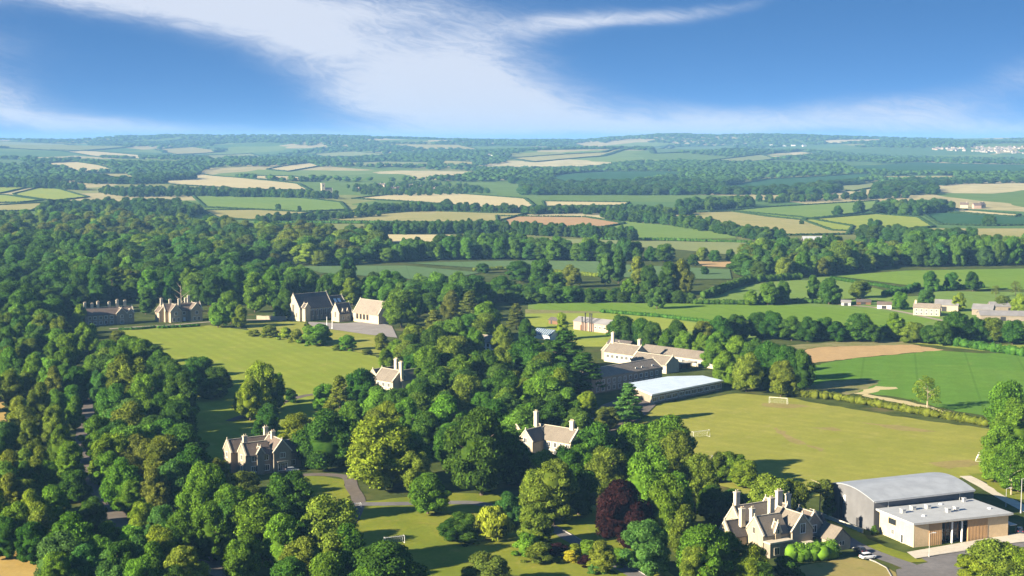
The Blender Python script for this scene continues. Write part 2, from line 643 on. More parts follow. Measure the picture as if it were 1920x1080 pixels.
def sheet(name, pts, mat, label, cat, lift=None, world=False, rough=0.0, keep=True, group=None):
    """a thin sheet of ground cover draped on the terrain; pts are photo pixels unless world"""
    W = [tuple(p) for p in pts] if world else [hit(*p) for p in pts]
    dist = min(p[1] for p in W)
    _layer[0] += 1
    if lift is None:
        lift = 0.02 + 0.004 * _layer[0] if dist < 1000 else 0.25 + dist * 4e-5 + 0.004 * _layer[0]
    if rough:
        R = []
        for i, p in enumerate(W):
            q = W[(i + 1) % len(W)]
            L = math.hypot(q[0] - p[0], q[1] - p[1])
            n = max(1, min(40, int(L / (rough * 3))))
            nx, ny = -(q[1] - p[1]) / max(L, .01), (q[0] - p[0]) / max(L, .01)
            for k in range(n):
                t = k / n
                j = 0 if k == 0 else random.uniform(-rough, rough)
                R.append((p[0] + (q[0] - p[0]) * t + nx * j, p[1] + (q[1] - p[1]) * t + ny * j))
        W = R
    if keep:
        FIELD_POLYS.append(W)
    bm = bmesh.new()
    f = bm.faces.new([bm.verts.new((p[0], p[1], 0)) for p in W])
    bmesh.ops.triangulate(bm, faces=[f])
    if dist > 1000:
        ys = [p[1] for p in W]
        xs = [p[0] for p in W]
        cuts = np.geomspace(min(ys), max(ys), max(3, int(math.log(max(ys) / min(ys)) / 0.018)))[1:-1]
        for c in cuts:
            bmesh.ops.bisect_plane(bm, geom=bm.verts[:] + bm.edges[:] + bm.faces[:], plane_co=(0, c, 0), plane_no=(0, 1, 0))
        for c in np.linspace(min(xs), max(xs), max(3, int((max(xs) - min(xs)) / (dist * 0.018))))[1:-1]:
            bmesh.ops.bisect_plane(bm, geom=bm.verts[:] + bm.edges[:] + bm.faces[:], plane_co=(c, 0, 0), plane_no=(1, 0, 0))
        P = np.array([v.co[:2] for v in bm.verts])
        Z = height(P[:, 0], P[:, 1]) + lift
        for v, z in zip(bm.verts, Z):
            v.co.z = z
    else:
        for v in bm.verts:
            v.co.z = lift
    bmesh.ops.recalc_face_normals(bm, faces=bm.faces)
    if sum(fc.normal.z for fc in bm.faces) < 0:
        bmesh.ops.reverse_faces(bm, faces=bm.faces)
    me = bpy.data.meshes.new(name)
    bm.to_mesh(me)
    bm.free()
    return tag(link(name, me, mat), label, cat, group, 'structure')


def ribbon(name, pts, width, mat, label, cat, lift=0.05, world=False):
    """a road or path of even width along photo pixels"""
    W = [Vector(p) for p in pts] if world else [Vector(hit(*p)) for p in pts]
    P = []
    n = len(W)
    for i in range(n - 1):       # catmull-rom
        p0, p1, p2, p3 = W[max(i - 1, 0)], W[i], W[i + 1], W[min(i + 2, n - 1)]
        for k in range(8):
            t = k / 8
            P.append(0.5 * ((2 * p1) + (p2 - p0) * t + (2 * p0 - 5 * p1 + 4 * p2 - p3) * t * t + (3 * p1 - p0 - 3 * p2 + p3) * t ** 3))
    P.append(W[-1])
    vs, fs = [], []
    for i, p in enumerate(P):
        d = (P[min(i + 1, len(P) - 1)] - P[max(i - 1, 0)]).normalized()
        s = Vector((-d.y, d.x)) * width / 2 * random.uniform(0.96, 1.04)
        for q in (p + s, p - s):
            vs.append((q.x, q.y, float(height(q.x, q.y)) + lift))
        if i:
            a = 2 * i
            fs.append((a - 2, a - 1, a + 1, a))
    me = bpy.data.meshes.new(name)
    me.from_pydata(vs, [], fs)
    me.update()
    return tag(link(name, me, mat), label, cat, None, 'structure')


# crops and grass
FM = {
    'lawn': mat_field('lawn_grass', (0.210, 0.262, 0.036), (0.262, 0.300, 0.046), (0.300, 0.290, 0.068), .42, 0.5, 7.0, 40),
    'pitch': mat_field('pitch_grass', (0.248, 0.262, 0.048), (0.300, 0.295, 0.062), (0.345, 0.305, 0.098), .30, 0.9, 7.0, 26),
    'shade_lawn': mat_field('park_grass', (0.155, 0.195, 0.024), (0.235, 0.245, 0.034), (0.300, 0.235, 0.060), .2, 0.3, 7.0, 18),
    'wheat': mat_field('ripe_wheat', (0.420, 0.290, 0.090), (0.480, 0.340, 0.120), (0.340, 0.250, 0.080), .15, 1.2, 5.0, 40),
    'dry': mat_field('dry_grass', (0.300, 0.240, 0.090), (0.260, 0.230, 0.075), (0.170, 0.180, 0.040), 0, 0, 1, 14),
    'scrub': mat_field('rough_grass', (0.240, 0.220, 0.100), (0.160, 0.175, 0.050), (0.380, 0.320, 0.190), 0, 0, 1, 6),
    'green': mat_field('green_crop', (0.145, 0.245, 0.032), (0.175, 0.265, 0.040), None, .12, 0.35, 12, 90, .4),
    'deep': mat_field('deep_green_crop', (0.105, 0.215, 0.030), (0.130, 0.235, 0.034), (0.160, 0.240, 0.042), .2, -0.25, 14, 60, .35),
    'tan': mat_field('tan_stubble', (0.420, 0.285, 0.140), (0.450, 0.310, 0.150), None, .12, -0.2, 9, 60),
    'straw': mat_field('straw_field', (0.500, 0.420, 0.215), (0.550, 0.465, 0.250), (0.440, 0.370, 0.180), .12, 0.6, 16, 120, .2),
    'buff': mat_field('buff_pasture', (0.300, 0.280, 0.105), (0.360, 0.315, 0.130), (0.240, 0.265, 0.080), 0, 0, 1, 120),
    'lime': mat_field('lime_meadow', (0.240, 0.300, 0.050), (0.300, 0.325, 0.056), (0.210, 0.280, 0.050), .1, 0.2, 18, 90),
    'meadow': mat_field('meadow', (0.155, 0.240, 0.052), (0.185, 0.260, 0.056), None, .1, 0.4, 20, 120, .5),
    'teal': mat_field('blue_green_crop', (0.105, 0.175, 0.070), (0.125, 0.195, 0.075), (0.150, 0.200, 0.070), .1, 0.1, 20, 150, .3),
    'dark_and_cloudshade': mat_field('dark_and_cloud_shaded_crop', (0.040, 0.105, 0.045), (0.050, 0.120, 0.046), None, .1, 0.1, 20, 150, .3),  # on the far hillsides cloud shadow is put into this crop colour
    'brown': mat_field('bare_earth', (0.400, 0.250, 0.125), (0.430, 0.285, 0.145), None, .1, 0.2, 12, 90),
    'grey': mat_field('grey_green_pasture', (0.210, 0.245, 0.095), (0.250, 0.265, 0.105), None, .08, 0.2, 20, 120),
}

# name, polygon (photo pixels), crop, label
FIELDS = [
    # --- near and middle ground
    ('park_meadow', [(990, 566), (1300, 569), (1500, 560), (2400, 540), (2400, 640), (1700, 640), (1560, 625), (1420, 640), (1330, 625), (1200, 640), (990, 660)], 'meadow', 'mown green meadow lying behind the school and the farm lane'),
    ('crop_field', [(1000, 567), (1300, 569), (1500, 573), (1640, 581), (1752, 600), (1700, 616), (1560, 618), (1430, 618), (1340, 604), (1240, 594), (1130, 585), (1000, 580)], 'green', 'bright green crop field in front of the farmhouse'),
    ('rough_strip', [(985, 580), (1130, 584), (1128, 588), (985, 588)], 'scrub', 'pale rough strip along the edge of the bright green crop'),
    ('stubble_field', [(985, 588), (1130, 587), (1240, 596), (1322, 608), (1300, 622), (1150, 610), (1142, 650), (985, 650)], 'lime', 'yellow-green mown field behind the pink brick boiler house'),
    ('pasture', [(1295, 567), (1330, 549), (1440, 529), (1540, 519), (1560, 519), (1640, 540), (1700, 556), (1560, 563), (1420, 566)], 'meadow', 'green pasture with oak trees beyond the bright crop field'),
    ('pasture', [(1565, 518), (1700, 508), (2400, 496), (2400, 548), (1760, 542), (1690, 534)], 'green', 'long green pasture below the dark tree belt'),
    ('paddock', [(1760, 546), (2400, 552), (2400, 575), (1800, 566), (1720, 556)], 'meadow', 'narrow green paddock behind the farm roofs'),
    ('pasture', [(1680, 640), (1800, 648), (2400, 640), (2400, 668), (1840, 658)], 'lime', 'pale green pasture beyond the clipped boundary hedge'),
    ('crop_field', [(1500, 690), (1600, 672), (1760, 657), (1830, 662), (2400, 676), (2400, 800), (1860, 782), (1780, 768), (1690, 746), (1600, 735), (1510, 730)], 'deep', 'deep green crop field beside the playing field'),
    ('stubble_strip', [(1480, 662), (1540, 651), (1700, 645), (1770, 656), (1690, 663), (1600, 672), (1500, 684)], 'tan', 'tan stubble strip at the top of the deep green crop'),
    ('rough_strip', [(1470, 648), (1580, 641), (1690, 640), (1715, 646), (1540, 651), (1480, 660)], 'scrub', 'pale tufted strip below the dark hedgerow trees'),
    ('rough_strip', [(1520, 722), (1560, 714), (1610, 711), (1652, 714), (1640, 722), (1600, 738), (1570, 742), (1500, 735)], 'scrub', 'dry tufted grass corner between copse and crop'),
    ('path', [(1600, 738), (1642, 724), (1680, 726), (1684, 729), (1650, 731), (1625, 741)], 'straw', 'bare straw-coloured headland at the crop corner'),
    ('path', [(1625, 739), (1700, 752), (1790, 775), (1862, 792), (1860, 796), (1780, 781), (1690, 757), (1615, 742)], 'straw', 'bare straw-coloured margin along the boundary hedge'),
    ('playing_field', [(1190, 790), (1222, 762), (1300, 750), (1380, 738), (1480, 746), (1600, 768), (1740, 790), (1876, 806), (1866, 840), (1850, 888), (1760, 905), (1640, 915), (1540, 930), (1400, 930), (1300, 890), (1190, 830)], 'pitch', 'dry yellow-green playing field with worn goal mouths'),
    ('playing_field', [(225, 620), (300, 612), (395, 610), (470, 620), (560, 640), (640, 655), (705, 668), (735, 690), (700, 730), (640, 760), (590, 800), (480, 850), (380, 880), (290, 850), (260, 720)], 'lawn', 'broad sunlit lawn in front of the two distant stone houses'),
    ('chapel_bank', [(455, 604), (530, 602), (590, 606), (640, 618), (715, 628), (720, 668), (640, 655), (560, 640), (470, 621)], 'pitch', 'sunlit grass bank below the chapel forecourt'),
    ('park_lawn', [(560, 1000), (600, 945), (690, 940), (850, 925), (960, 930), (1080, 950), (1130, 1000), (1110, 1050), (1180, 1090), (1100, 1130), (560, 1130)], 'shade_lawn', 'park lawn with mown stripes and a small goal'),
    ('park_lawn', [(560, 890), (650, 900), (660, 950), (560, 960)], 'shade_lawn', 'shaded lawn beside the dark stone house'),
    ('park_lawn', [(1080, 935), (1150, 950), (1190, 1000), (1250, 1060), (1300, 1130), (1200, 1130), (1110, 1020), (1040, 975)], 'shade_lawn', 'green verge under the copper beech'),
    ('wheat_field', [(-420, 1022), (30, 1024), (60, 1034), (82, 1046), (84, 1078), (60, 1130), (-420, 1130)], 'wheat', 'ripe wheat field at the edge of the wood'),
    ('wheat_field', [(-420, 740), (4, 748), (12, 775), (8, 815), (-4, 840), (-420, 900)], 'wheat', 'ripe wheat field showing past the western trees'),
    ('worn_patch', [(1448, 803), (1456, 802), (1500, 826), (1512, 834), (1496, 834), (1470, 820)], 'dry', 'worn diagonal streak on the dry playing field'),
    ('worn_patch', [(1518, 802), (1560, 801), (1578, 808), (1566, 809), (1540, 805)], 'dry', 'thin pale worn line on the dry playing field'),
    ('worn_patch', [(1512, 834), (1545, 842), (1540, 848), (1530, 842), (1514, 838)], 'dry', 'small pale hooked mark on the dry playing field'),
    ('worn_patch', [(1432, 756), (1490, 758), (1520, 763), (1470, 766), (1430, 762)], 'dry', 'worn goal mouth in front of the far goal'),
    ('worn_patch', [(1740, 868), (1820, 862), (1846, 872), (1780, 880)], 'dry', 'worn goal mouth in front of the end goal'),
    ('worn_patch', [(1600, 790), (1700, 800), (1780, 812), (1690, 808)], 'dry', 'sun-dried streak along the pitch edge'),
    ('grass_margin', [(-420, 995), (20, 1000), (70, 1022), (84, 1040), (60, 1040), (30, 1028), (-420, 1026)], 'lime', 'fresh green margin beside the ripe wheat'),
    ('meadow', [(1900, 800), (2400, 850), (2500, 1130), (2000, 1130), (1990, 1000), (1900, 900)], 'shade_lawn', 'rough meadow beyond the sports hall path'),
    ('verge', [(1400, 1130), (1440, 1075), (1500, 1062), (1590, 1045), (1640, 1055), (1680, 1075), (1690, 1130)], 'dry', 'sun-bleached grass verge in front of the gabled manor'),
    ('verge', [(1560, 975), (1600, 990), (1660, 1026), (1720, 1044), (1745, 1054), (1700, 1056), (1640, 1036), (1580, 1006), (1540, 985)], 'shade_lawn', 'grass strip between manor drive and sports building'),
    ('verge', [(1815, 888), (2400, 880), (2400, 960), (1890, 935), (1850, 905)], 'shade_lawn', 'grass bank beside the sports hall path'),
    # --- farmland
    ('meadow', [(0, 349), (62, 350), (0, 363), (-420, 366), (-420, 350)], 'lime', 'small lime-green meadow by the western cottages'),
    ('meadow', [(25, 364), (75, 352), (112, 355), (167, 370), (100, 377), (30, 367)], 'lime', 'lime-green meadow between dark hedges'),
    ('meadow', [(-420, 368), (10, 366), (80, 376), (40, 380), (-420, 384)], 'lime', 'yellow-lime meadow below a long hedge'),
    ('meadow', [(-420, 388), (0, 385), (92, 380), (60, 396), (-420, 398)], 'buff', 'dull yellow meadow above the wood'),
    ('stubble_field', [(62, 307), (145, 304), (190, 311), (228, 324), (140, 323), (110, 315)], 'straw', 'long pale straw field on the western slope'),
    ('stubble_field', [(150, 326), (245, 326), (265, 339), (212, 341), (180, 335)], 'buff', 'buff field under the long straw field'),
    ('stubble_field', [(270, 341), (330, 332), (380, 327), (440, 333), (480, 337), (560, 345), (582, 357), (475, 356), (400, 351), (330, 347)], 'straw', 'big pale straw field beside the little church'),
    ('crop_field', [(362, 367), (480, 369), (560, 371), (640, 380), (652, 394), (560, 398), (470, 393), (385, 389)], 'meadow', 'smooth green crop field with one hedge tree'),
    ('stubble_field', [(378, 395), (480, 394), (585, 399), (560, 404), (480, 414), (410, 410)], 'buff', 'buff strip under the smooth green crop'),
    ('stubble_field', [(300, 407), (410, 415), (380, 421), (312, 412)], 'straw', 'small pale strip among woodland crowns'),
    ('pasture', [(-420, 268), (120, 270), (245, 276), (130, 284), (-420, 281)], 'grey', 'grey-green pasture under the western skyline'),
    ('stubble_field', [(96, 281), (180, 284), (262, 291), (268, 299), (150, 289)], 'straw', 'thin pale strip under the western skyline'),
    ('pasture', [(-420, 300), (40, 300), (70, 310), (30, 312), (-420, 312)], 'teal', 'blue-green pasture on the western slope'),
    ('stubble_field', [(662, 373), (760, 363), (840, 362), (985, 373), (1002, 386), (985, 393), (900, 391), (830, 383), (740, 377)], 'straw', 'long curving straw field behind a thin belt of trees'),
    ('meadow', [(640, 398), (700, 391), (765, 392), (680, 403)], 'lime', 'small yellow-green wedge below the thin tree belt'),
    ('pasture', [(590, 410), (700, 403), (790, 396), (920, 400), (990, 400), (930, 417), (820, 418), (640, 416)], 'buff', 'broad buff pasture above a conifer strip'),
    ('bare_field', [(932, 406), (1100, 408), (1172, 420), (1130, 427), (935, 424)], 'brown', 'bare brown field with a green border'),
    ('crop_field', [(1100, 407), (1280, 425), (1370, 435), (1382, 448), (1200, 449), (1130, 430), (1174, 420)], 'meadow', 'green crop field next to the bare brown field'),
    ('stubble_field', [(685, 440), (846, 441), (832, 459), (700, 453)], 'straw', 'straw field between two woodland strips'),
    ('crop_field', [(560, 500), (760, 499), (900, 512), (820, 528), (600, 512)], 'teal', 'blue-green crop behind the chapel trees'),
    ('crop_field', [(765, 494), (1000, 489), (1122, 491), (1135, 516), (930, 506)], 'teal', 'blue-green crop under the long tree belt'),
    ('pasture', [(935, 451), (1000, 447), (1180, 452), (1422, 456), (1385, 480), (1250, 467), (1060, 457)], 'grey', 'grey-green pasture with a row of round trees'),
    ('crop_field', [(1130, 495), (1300, 503), (1368, 506), (1372, 524), (1300, 524), (1130, 520)], 'teal', 'blue-green crop with tall ash trees in front'),
    ('bare_field', [(1306, 491), (1392, 492), (1386, 503), (1318, 500)], 'tan', 'small tan patch beside the big copse'),
    ('stubble_field', [(1018, 378), (1180, 380), (1172, 386), (1022, 388)], 'straw', 'thin straw field behind a row of small trees'),
    ('pasture', [(1225, 402), (1380, 397), (1500, 408), (1600, 425), (1590, 440), (1460, 442), (1390, 427), (1300, 414)], 'buff', 'wide buff hillside pasture with scattered bushes'),
    ('crop_field', [(1365, 396), (1440, 389), (1560, 382), (1645, 377), (1640, 392), (1600, 402), (1500, 413), (1440, 407)], 'meadow', 'green hilltop crop behind two round oaks'),
    ('meadow', [(1505, 413), (1640, 402), (1722, 408), (1752, 426), (1640, 436), (1560, 433)], 'lime', 'yellow-green meadow below the two round oaks'),
    ('crop_field', [(1722, 396), (1900, 407), (2400, 412), (1850, 424), (1762, 421)], 'dark_and_cloudshade', 'dark green field under a pale strip'),
    ('stubble_field', [(1738, 388), (1912, 403), (1902, 408), (1733, 393)], 'straw', 'narrow pale strip above the dark green field'),
    ('pasture', [(1712, 429), (2400, 429), (2400, 448), (1800, 446), (1725, 434)], 'buff', 'buff pasture above the eastern tree belt'),
    ('crop_field', [(1020, 334), (1130, 322), (1272, 322), (1282, 331), (1180, 344), (1050, 346)], 'dark_and_cloudshade', 'green field in painted cloud shade on the hillside'),
    ('crop_field', [(1340, 352), (1440, 336), (1630, 325), (1642, 335), (1500, 356), (1380, 362)], 'dark_and_cloudshade', 'broad green field in painted cloud shade on the eastern hillside'),
    ('crop_field', [(1580, 312), (1720, 305), (2400, 316), (2400, 331), (1700, 326), (1600, 322)], 'dark_and_cloudshade', 'green field in painted cloud shade below the town'),
    ('pasture', [(1652, 331), (1792, 330), (1784, 340), (1648, 338)], 'buff', 'olive strip in the dark eastern fields'),
    ('pasture', [(1522, 353), (1640, 343), (1702, 345), (1600, 359)], 'grey', 'grey-olive strip below the broad dark field'),
    ('pasture', [(955, 297), (1130, 286), (1255, 272), (1262, 276), (1130, 293), (1000, 304)], 'buff', 'long pale pasture climbing to the wooded hill'),
    ('pasture', [(1212, 277), (1382, 272), (1352, 284), (1226, 288)], 'teal', 'blue-green slope below the wooded hill'),
    ('stubble_field', [(1325, 302), (1500, 285), (1552, 292), (1380, 307)], 'grey', 'pale hillside strip below the far farms'),
    ('stubble_field', [(1430, 291), (1500, 284), (1548, 290), (1450, 296)], 'straw', 'straw patch on the hillside below the far farms'),
    ('stubble_field', [(1540, 264), (1652, 261), (1660, 266), (1560, 270)], 'straw', 'thin bright field under the eastern skyline'),
    ('stubble_field', [(600, 307), (720, 303), (806, 305), (806, 313), (700, 313)], 'grey', 'pale green field in the central valley'),
    ('stubble_field', [(820, 301), (892, 304), (890, 312), (838, 312)], 'buff', 'small buff field in the central valley'),
    ('stubble_field', [(570, 290), (660, 284), (740, 290), (680, 297)], 'grey', 'grey field below the northern ridge'),
    ('stubble_field', [(720, 270), (860, 272), (900, 281), (800, 281)], 'buff', 'dull buff slope below the northern ridge'),
    ('stubble_field', [(500, 318), (580, 306), (600, 312), (540, 322)], 'straw', 'thin straw wedge in the central valley'),
    ('stubble_field', [(470, 330), (545, 331), (600, 341), (480, 337)], 'straw', 'narrow straw strip above the big straw field'),
    ('pasture', [(290, 280), (360, 276), (420, 284), (330, 290)], 'buff', 'olive slope below the wooded western ridge'),
    ('pasture', [(360, 292), (470, 288), (500, 297), (400, 302)], 'grey', 'grey-green slope below the wooded western ridge'),
]
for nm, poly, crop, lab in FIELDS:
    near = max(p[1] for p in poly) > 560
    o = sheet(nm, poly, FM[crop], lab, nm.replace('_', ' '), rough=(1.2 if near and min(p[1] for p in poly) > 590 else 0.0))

# roads, paths, forecourts
ASPH = mat_field('asphalt', (0.170, 0.160, 0.155), (0.200, 0.188, 0.182), (0.140, 0.132, 0.128), 0, 0, 1, 9)
DRIVE = mat_field('worn_drive', (0.150, 0.128, 0.110), (0.180, 0.155, 0.130), (0.120, 0.105, 0.090), 0, 0, 1, 7)
GRAVEL = mat_field('gravel', (0.330, 0.280, 0.210), (0.380, 0.330, 0.250), None, 0, 0, 1, 5)
YARD = mat_field('pale_yard_gravel', (0.290, 0.262, 0.240), (0.330, 0.300, 0.272), (0.250, 0.225, 0.205), 0, 0, 1, 8)
PAVE = mat_field('pale_paving', (0.560, 0.500, 0.400), (0.600, 0.540, 0.440), None, 0, 0, 1, 6)
KERB = mat_plain('kerb_stone', (0.30, 0.285, 0.26), 0.9)
ribbon('drive', [(126, 700), (160, 760), (158, 830), (170, 890), (200, 940), (238, 990), (300, 1035), (380, 1060), (440, 1085), (520, 1130)], 6.0, DRIVE, 'shaded drive running through the western wood', 'drive', .10)
ribbon('path', [(395, 1020), (420, 1050), (440, 1090)], 6.5, DRIVE, 'shaded drive mouth under the big trees', 'drive', .12)
ribbon('path', [(640, 1010), (672, 945), (660, 915), (650, 895), (600, 890), (560, 892)], 4.0, DRIVE, 'path curving past the dark stone house', 'path', .11)
ribbon('path', [(672, 946), (760, 945), (840, 943), (900, 945), (960, 962), (1030, 988), (1090, 1022), (1150, 1055), (1210, 1090), (1290, 1140)], 4.2, ASPH, 'narrow asphalt path through the park trees', 'path', .14)
ribbon('path', [(430, 790), (500, 765), (560, 745), (600, 738), (660, 728), (720, 735)], 4.0, DRIVE, 'pale path crossing below the lawn trees', 'path', .12)
ribbon('path', [(205, 617), (260, 613), (330, 609), (390, 604), (460, 600), (530, 601)], 3.2, GRAVEL, 'gravel lane in front of the two distant stone houses', 'lane', .10)
ribbon('path', [(1810, 893), (1845, 912), (1890, 938), (1960, 975)], 4.0, PAVE, 'pale path beside the sports hall', 'path', .13)
ribbon('farm_track', [(1560, 570), (1640, 577), (1700, 587), (1760, 600), (1830, 612)], 4.0, GRAVEL, 'gravel track along the farm buildings', 'track', .2)
def kerb(pts, label):
    W = [hit(*p) for p in pts]
    m = MB()
    for a, b in zip(W[:-1], W[1:]):
        m.bar((a[0], a[1], .20), (b[0], b[1], .20), .20, .30)
    tag(m.build('kerb', KERB), label, 'kerb', None, 'structure')


kerb([(1045, 990), (1105, 1022), (1166, 1054), (1228, 1090), (1306, 1140)], 'pale stone kerb along the narrow park path')
kerb([(1684, 1130), (1676, 1090), (1662, 1066), (1640, 1054), (1618, 1046)], 'pale kerb rounding the sun-bleached verge')
sheet('forecourt', [(575, 604), (640, 607), (700, 603), (735, 612), (745, 634), (690, 628), (620, 618), (585, 612)], YARD, 'grey-brown gravel forecourt of the chapel', 'forecourt', lift=.26, keep=False)
sheet('school_yard', [(1080, 800), (1130, 760), (1180, 742), (1230, 760), (1200, 790), (1120, 820)], DRIVE, 'dusty yard in front of the flat white-roofed building', 'yard', lift=.3, keep=False)
sheet('car_park', [(1690, 1130), (1680, 1070), (1740, 1056), (1713, 1040), (1900, 1004), (1990, 1000), (1990, 1130)], ASPH, 'asphalt car park in front of the timber building', 'car park', lift=.27, keep=False)
ribbon('drive', [(1490, 955), (1540, 985), (1600, 1022), (1650, 1044), (1700, 1062), (1760, 1090)], 5.0, ASPH, 'asphalt drive between manor and sports hall', 'drive', .29)
sheet('pavement', [(1700, 1038), (1896, 1004), (1990, 990), (1990, 1012), (1905, 1020), (1716, 1050)], PAVE, 'bright paved apron along the timber building', 'pavement', lift=.42, keep=False)

# ------------------------------------------------------------------ buildings
STONE = mat_stone('limestone', (0.42, 0.34, 0.235), (0.37, 0.30, 0.205), (0.33, 0.28, 0.21))
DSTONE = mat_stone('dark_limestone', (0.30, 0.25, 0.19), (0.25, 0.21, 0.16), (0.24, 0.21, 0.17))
PSTONE = mat_stone('pale_limestone', (0.48, 0.41, 0.29), (0.42, 0.36, 0.25), (0.38, 0.33, 0.26))
BRICK = mat_stone('pink_brick', (0.46, 0.27, 0.20), (0.42, 0.25, 0.18), (0.42, 0.34, 0.27), .24, .08)
DRESS = mat_plain('dressed_stone', (0.50, 0.44, 0.33), 0.85, .15, 1.2)
RTILE = mat_roof('stone_tiles', (0.195, 0.165, 0.132), (0.22, 0.188, 0.150))
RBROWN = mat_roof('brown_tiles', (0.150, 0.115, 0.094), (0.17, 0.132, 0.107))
RSLATE = mat_roof('grey_slate', (0.100, 0.088, 0.082), (0.125, 0.108, 0.098))
RGREY = mat_roof('weathered_tiles', (0.23, 0.195, 0.155), (0.27, 0.23, 0.185))
GLASS = mat_glass('window_glass')
FRAME = mat_plain('white_frame', (0.72, 0.70, 0.64), 0.6, .06)
RENDER = mat_plain('pale_render', (0.42, 0.37, 0.285), 0.85, .14, .8)
WHITE = mat_plain('white_paint', (0.78, 0.77, 0.74), 0.6, .06)
TIMBER = mat_ribbed('timber_cladding', (0.52, 0.315, 0.150), 0.22, 0, .75, .2, .02)
OCHRE = mat_plain('ochre_brickwork', (0.64, 0.47, 0.27), 0.85, .10, 1.0)
CLAD = mat_ribbed('grey_cladding', (0.150, 0.150, 0.155), 0.45, 1, .5, .35, .03)
CLADX = mat_ribbed('grey_cladding_long', (0.150, 0.150, 0.155), 0.45, 0, .5, .35, .03)
SHEETR = mat_ribbed('grey_sheet_roof', (0.34, 0.36, 0.38), 0.5, 0, .55, .3, .025)
FELT = mat_plain('grey_membrane', (0.36, 0.37, 0.37), 0.7, .10, .3)
WHITER = mat_plain('white_membrane', (0.50, 0.58, 0.65), 0.55, .14, .25)
DARKM = mat_plain('dark_metal', (0.04, 0.04, 0.042), 0.5, .1)
ZINC = mat_plain('galvanised', (0.42, 0.42, 0.41), 0.45, .1)
WOODB = mat_plain('brown_door', (0.16, 0.085, 0.045), 0.6, .2)
POT = mat_plain('chimney_pot_clay', (0.56, 0.45, 0.31), 0.85, .15)
ASB = mat_ribbed('grey_farm_roof', (0.235, 0.225, 0.22), 0.3, 0, .8, .15, .03)


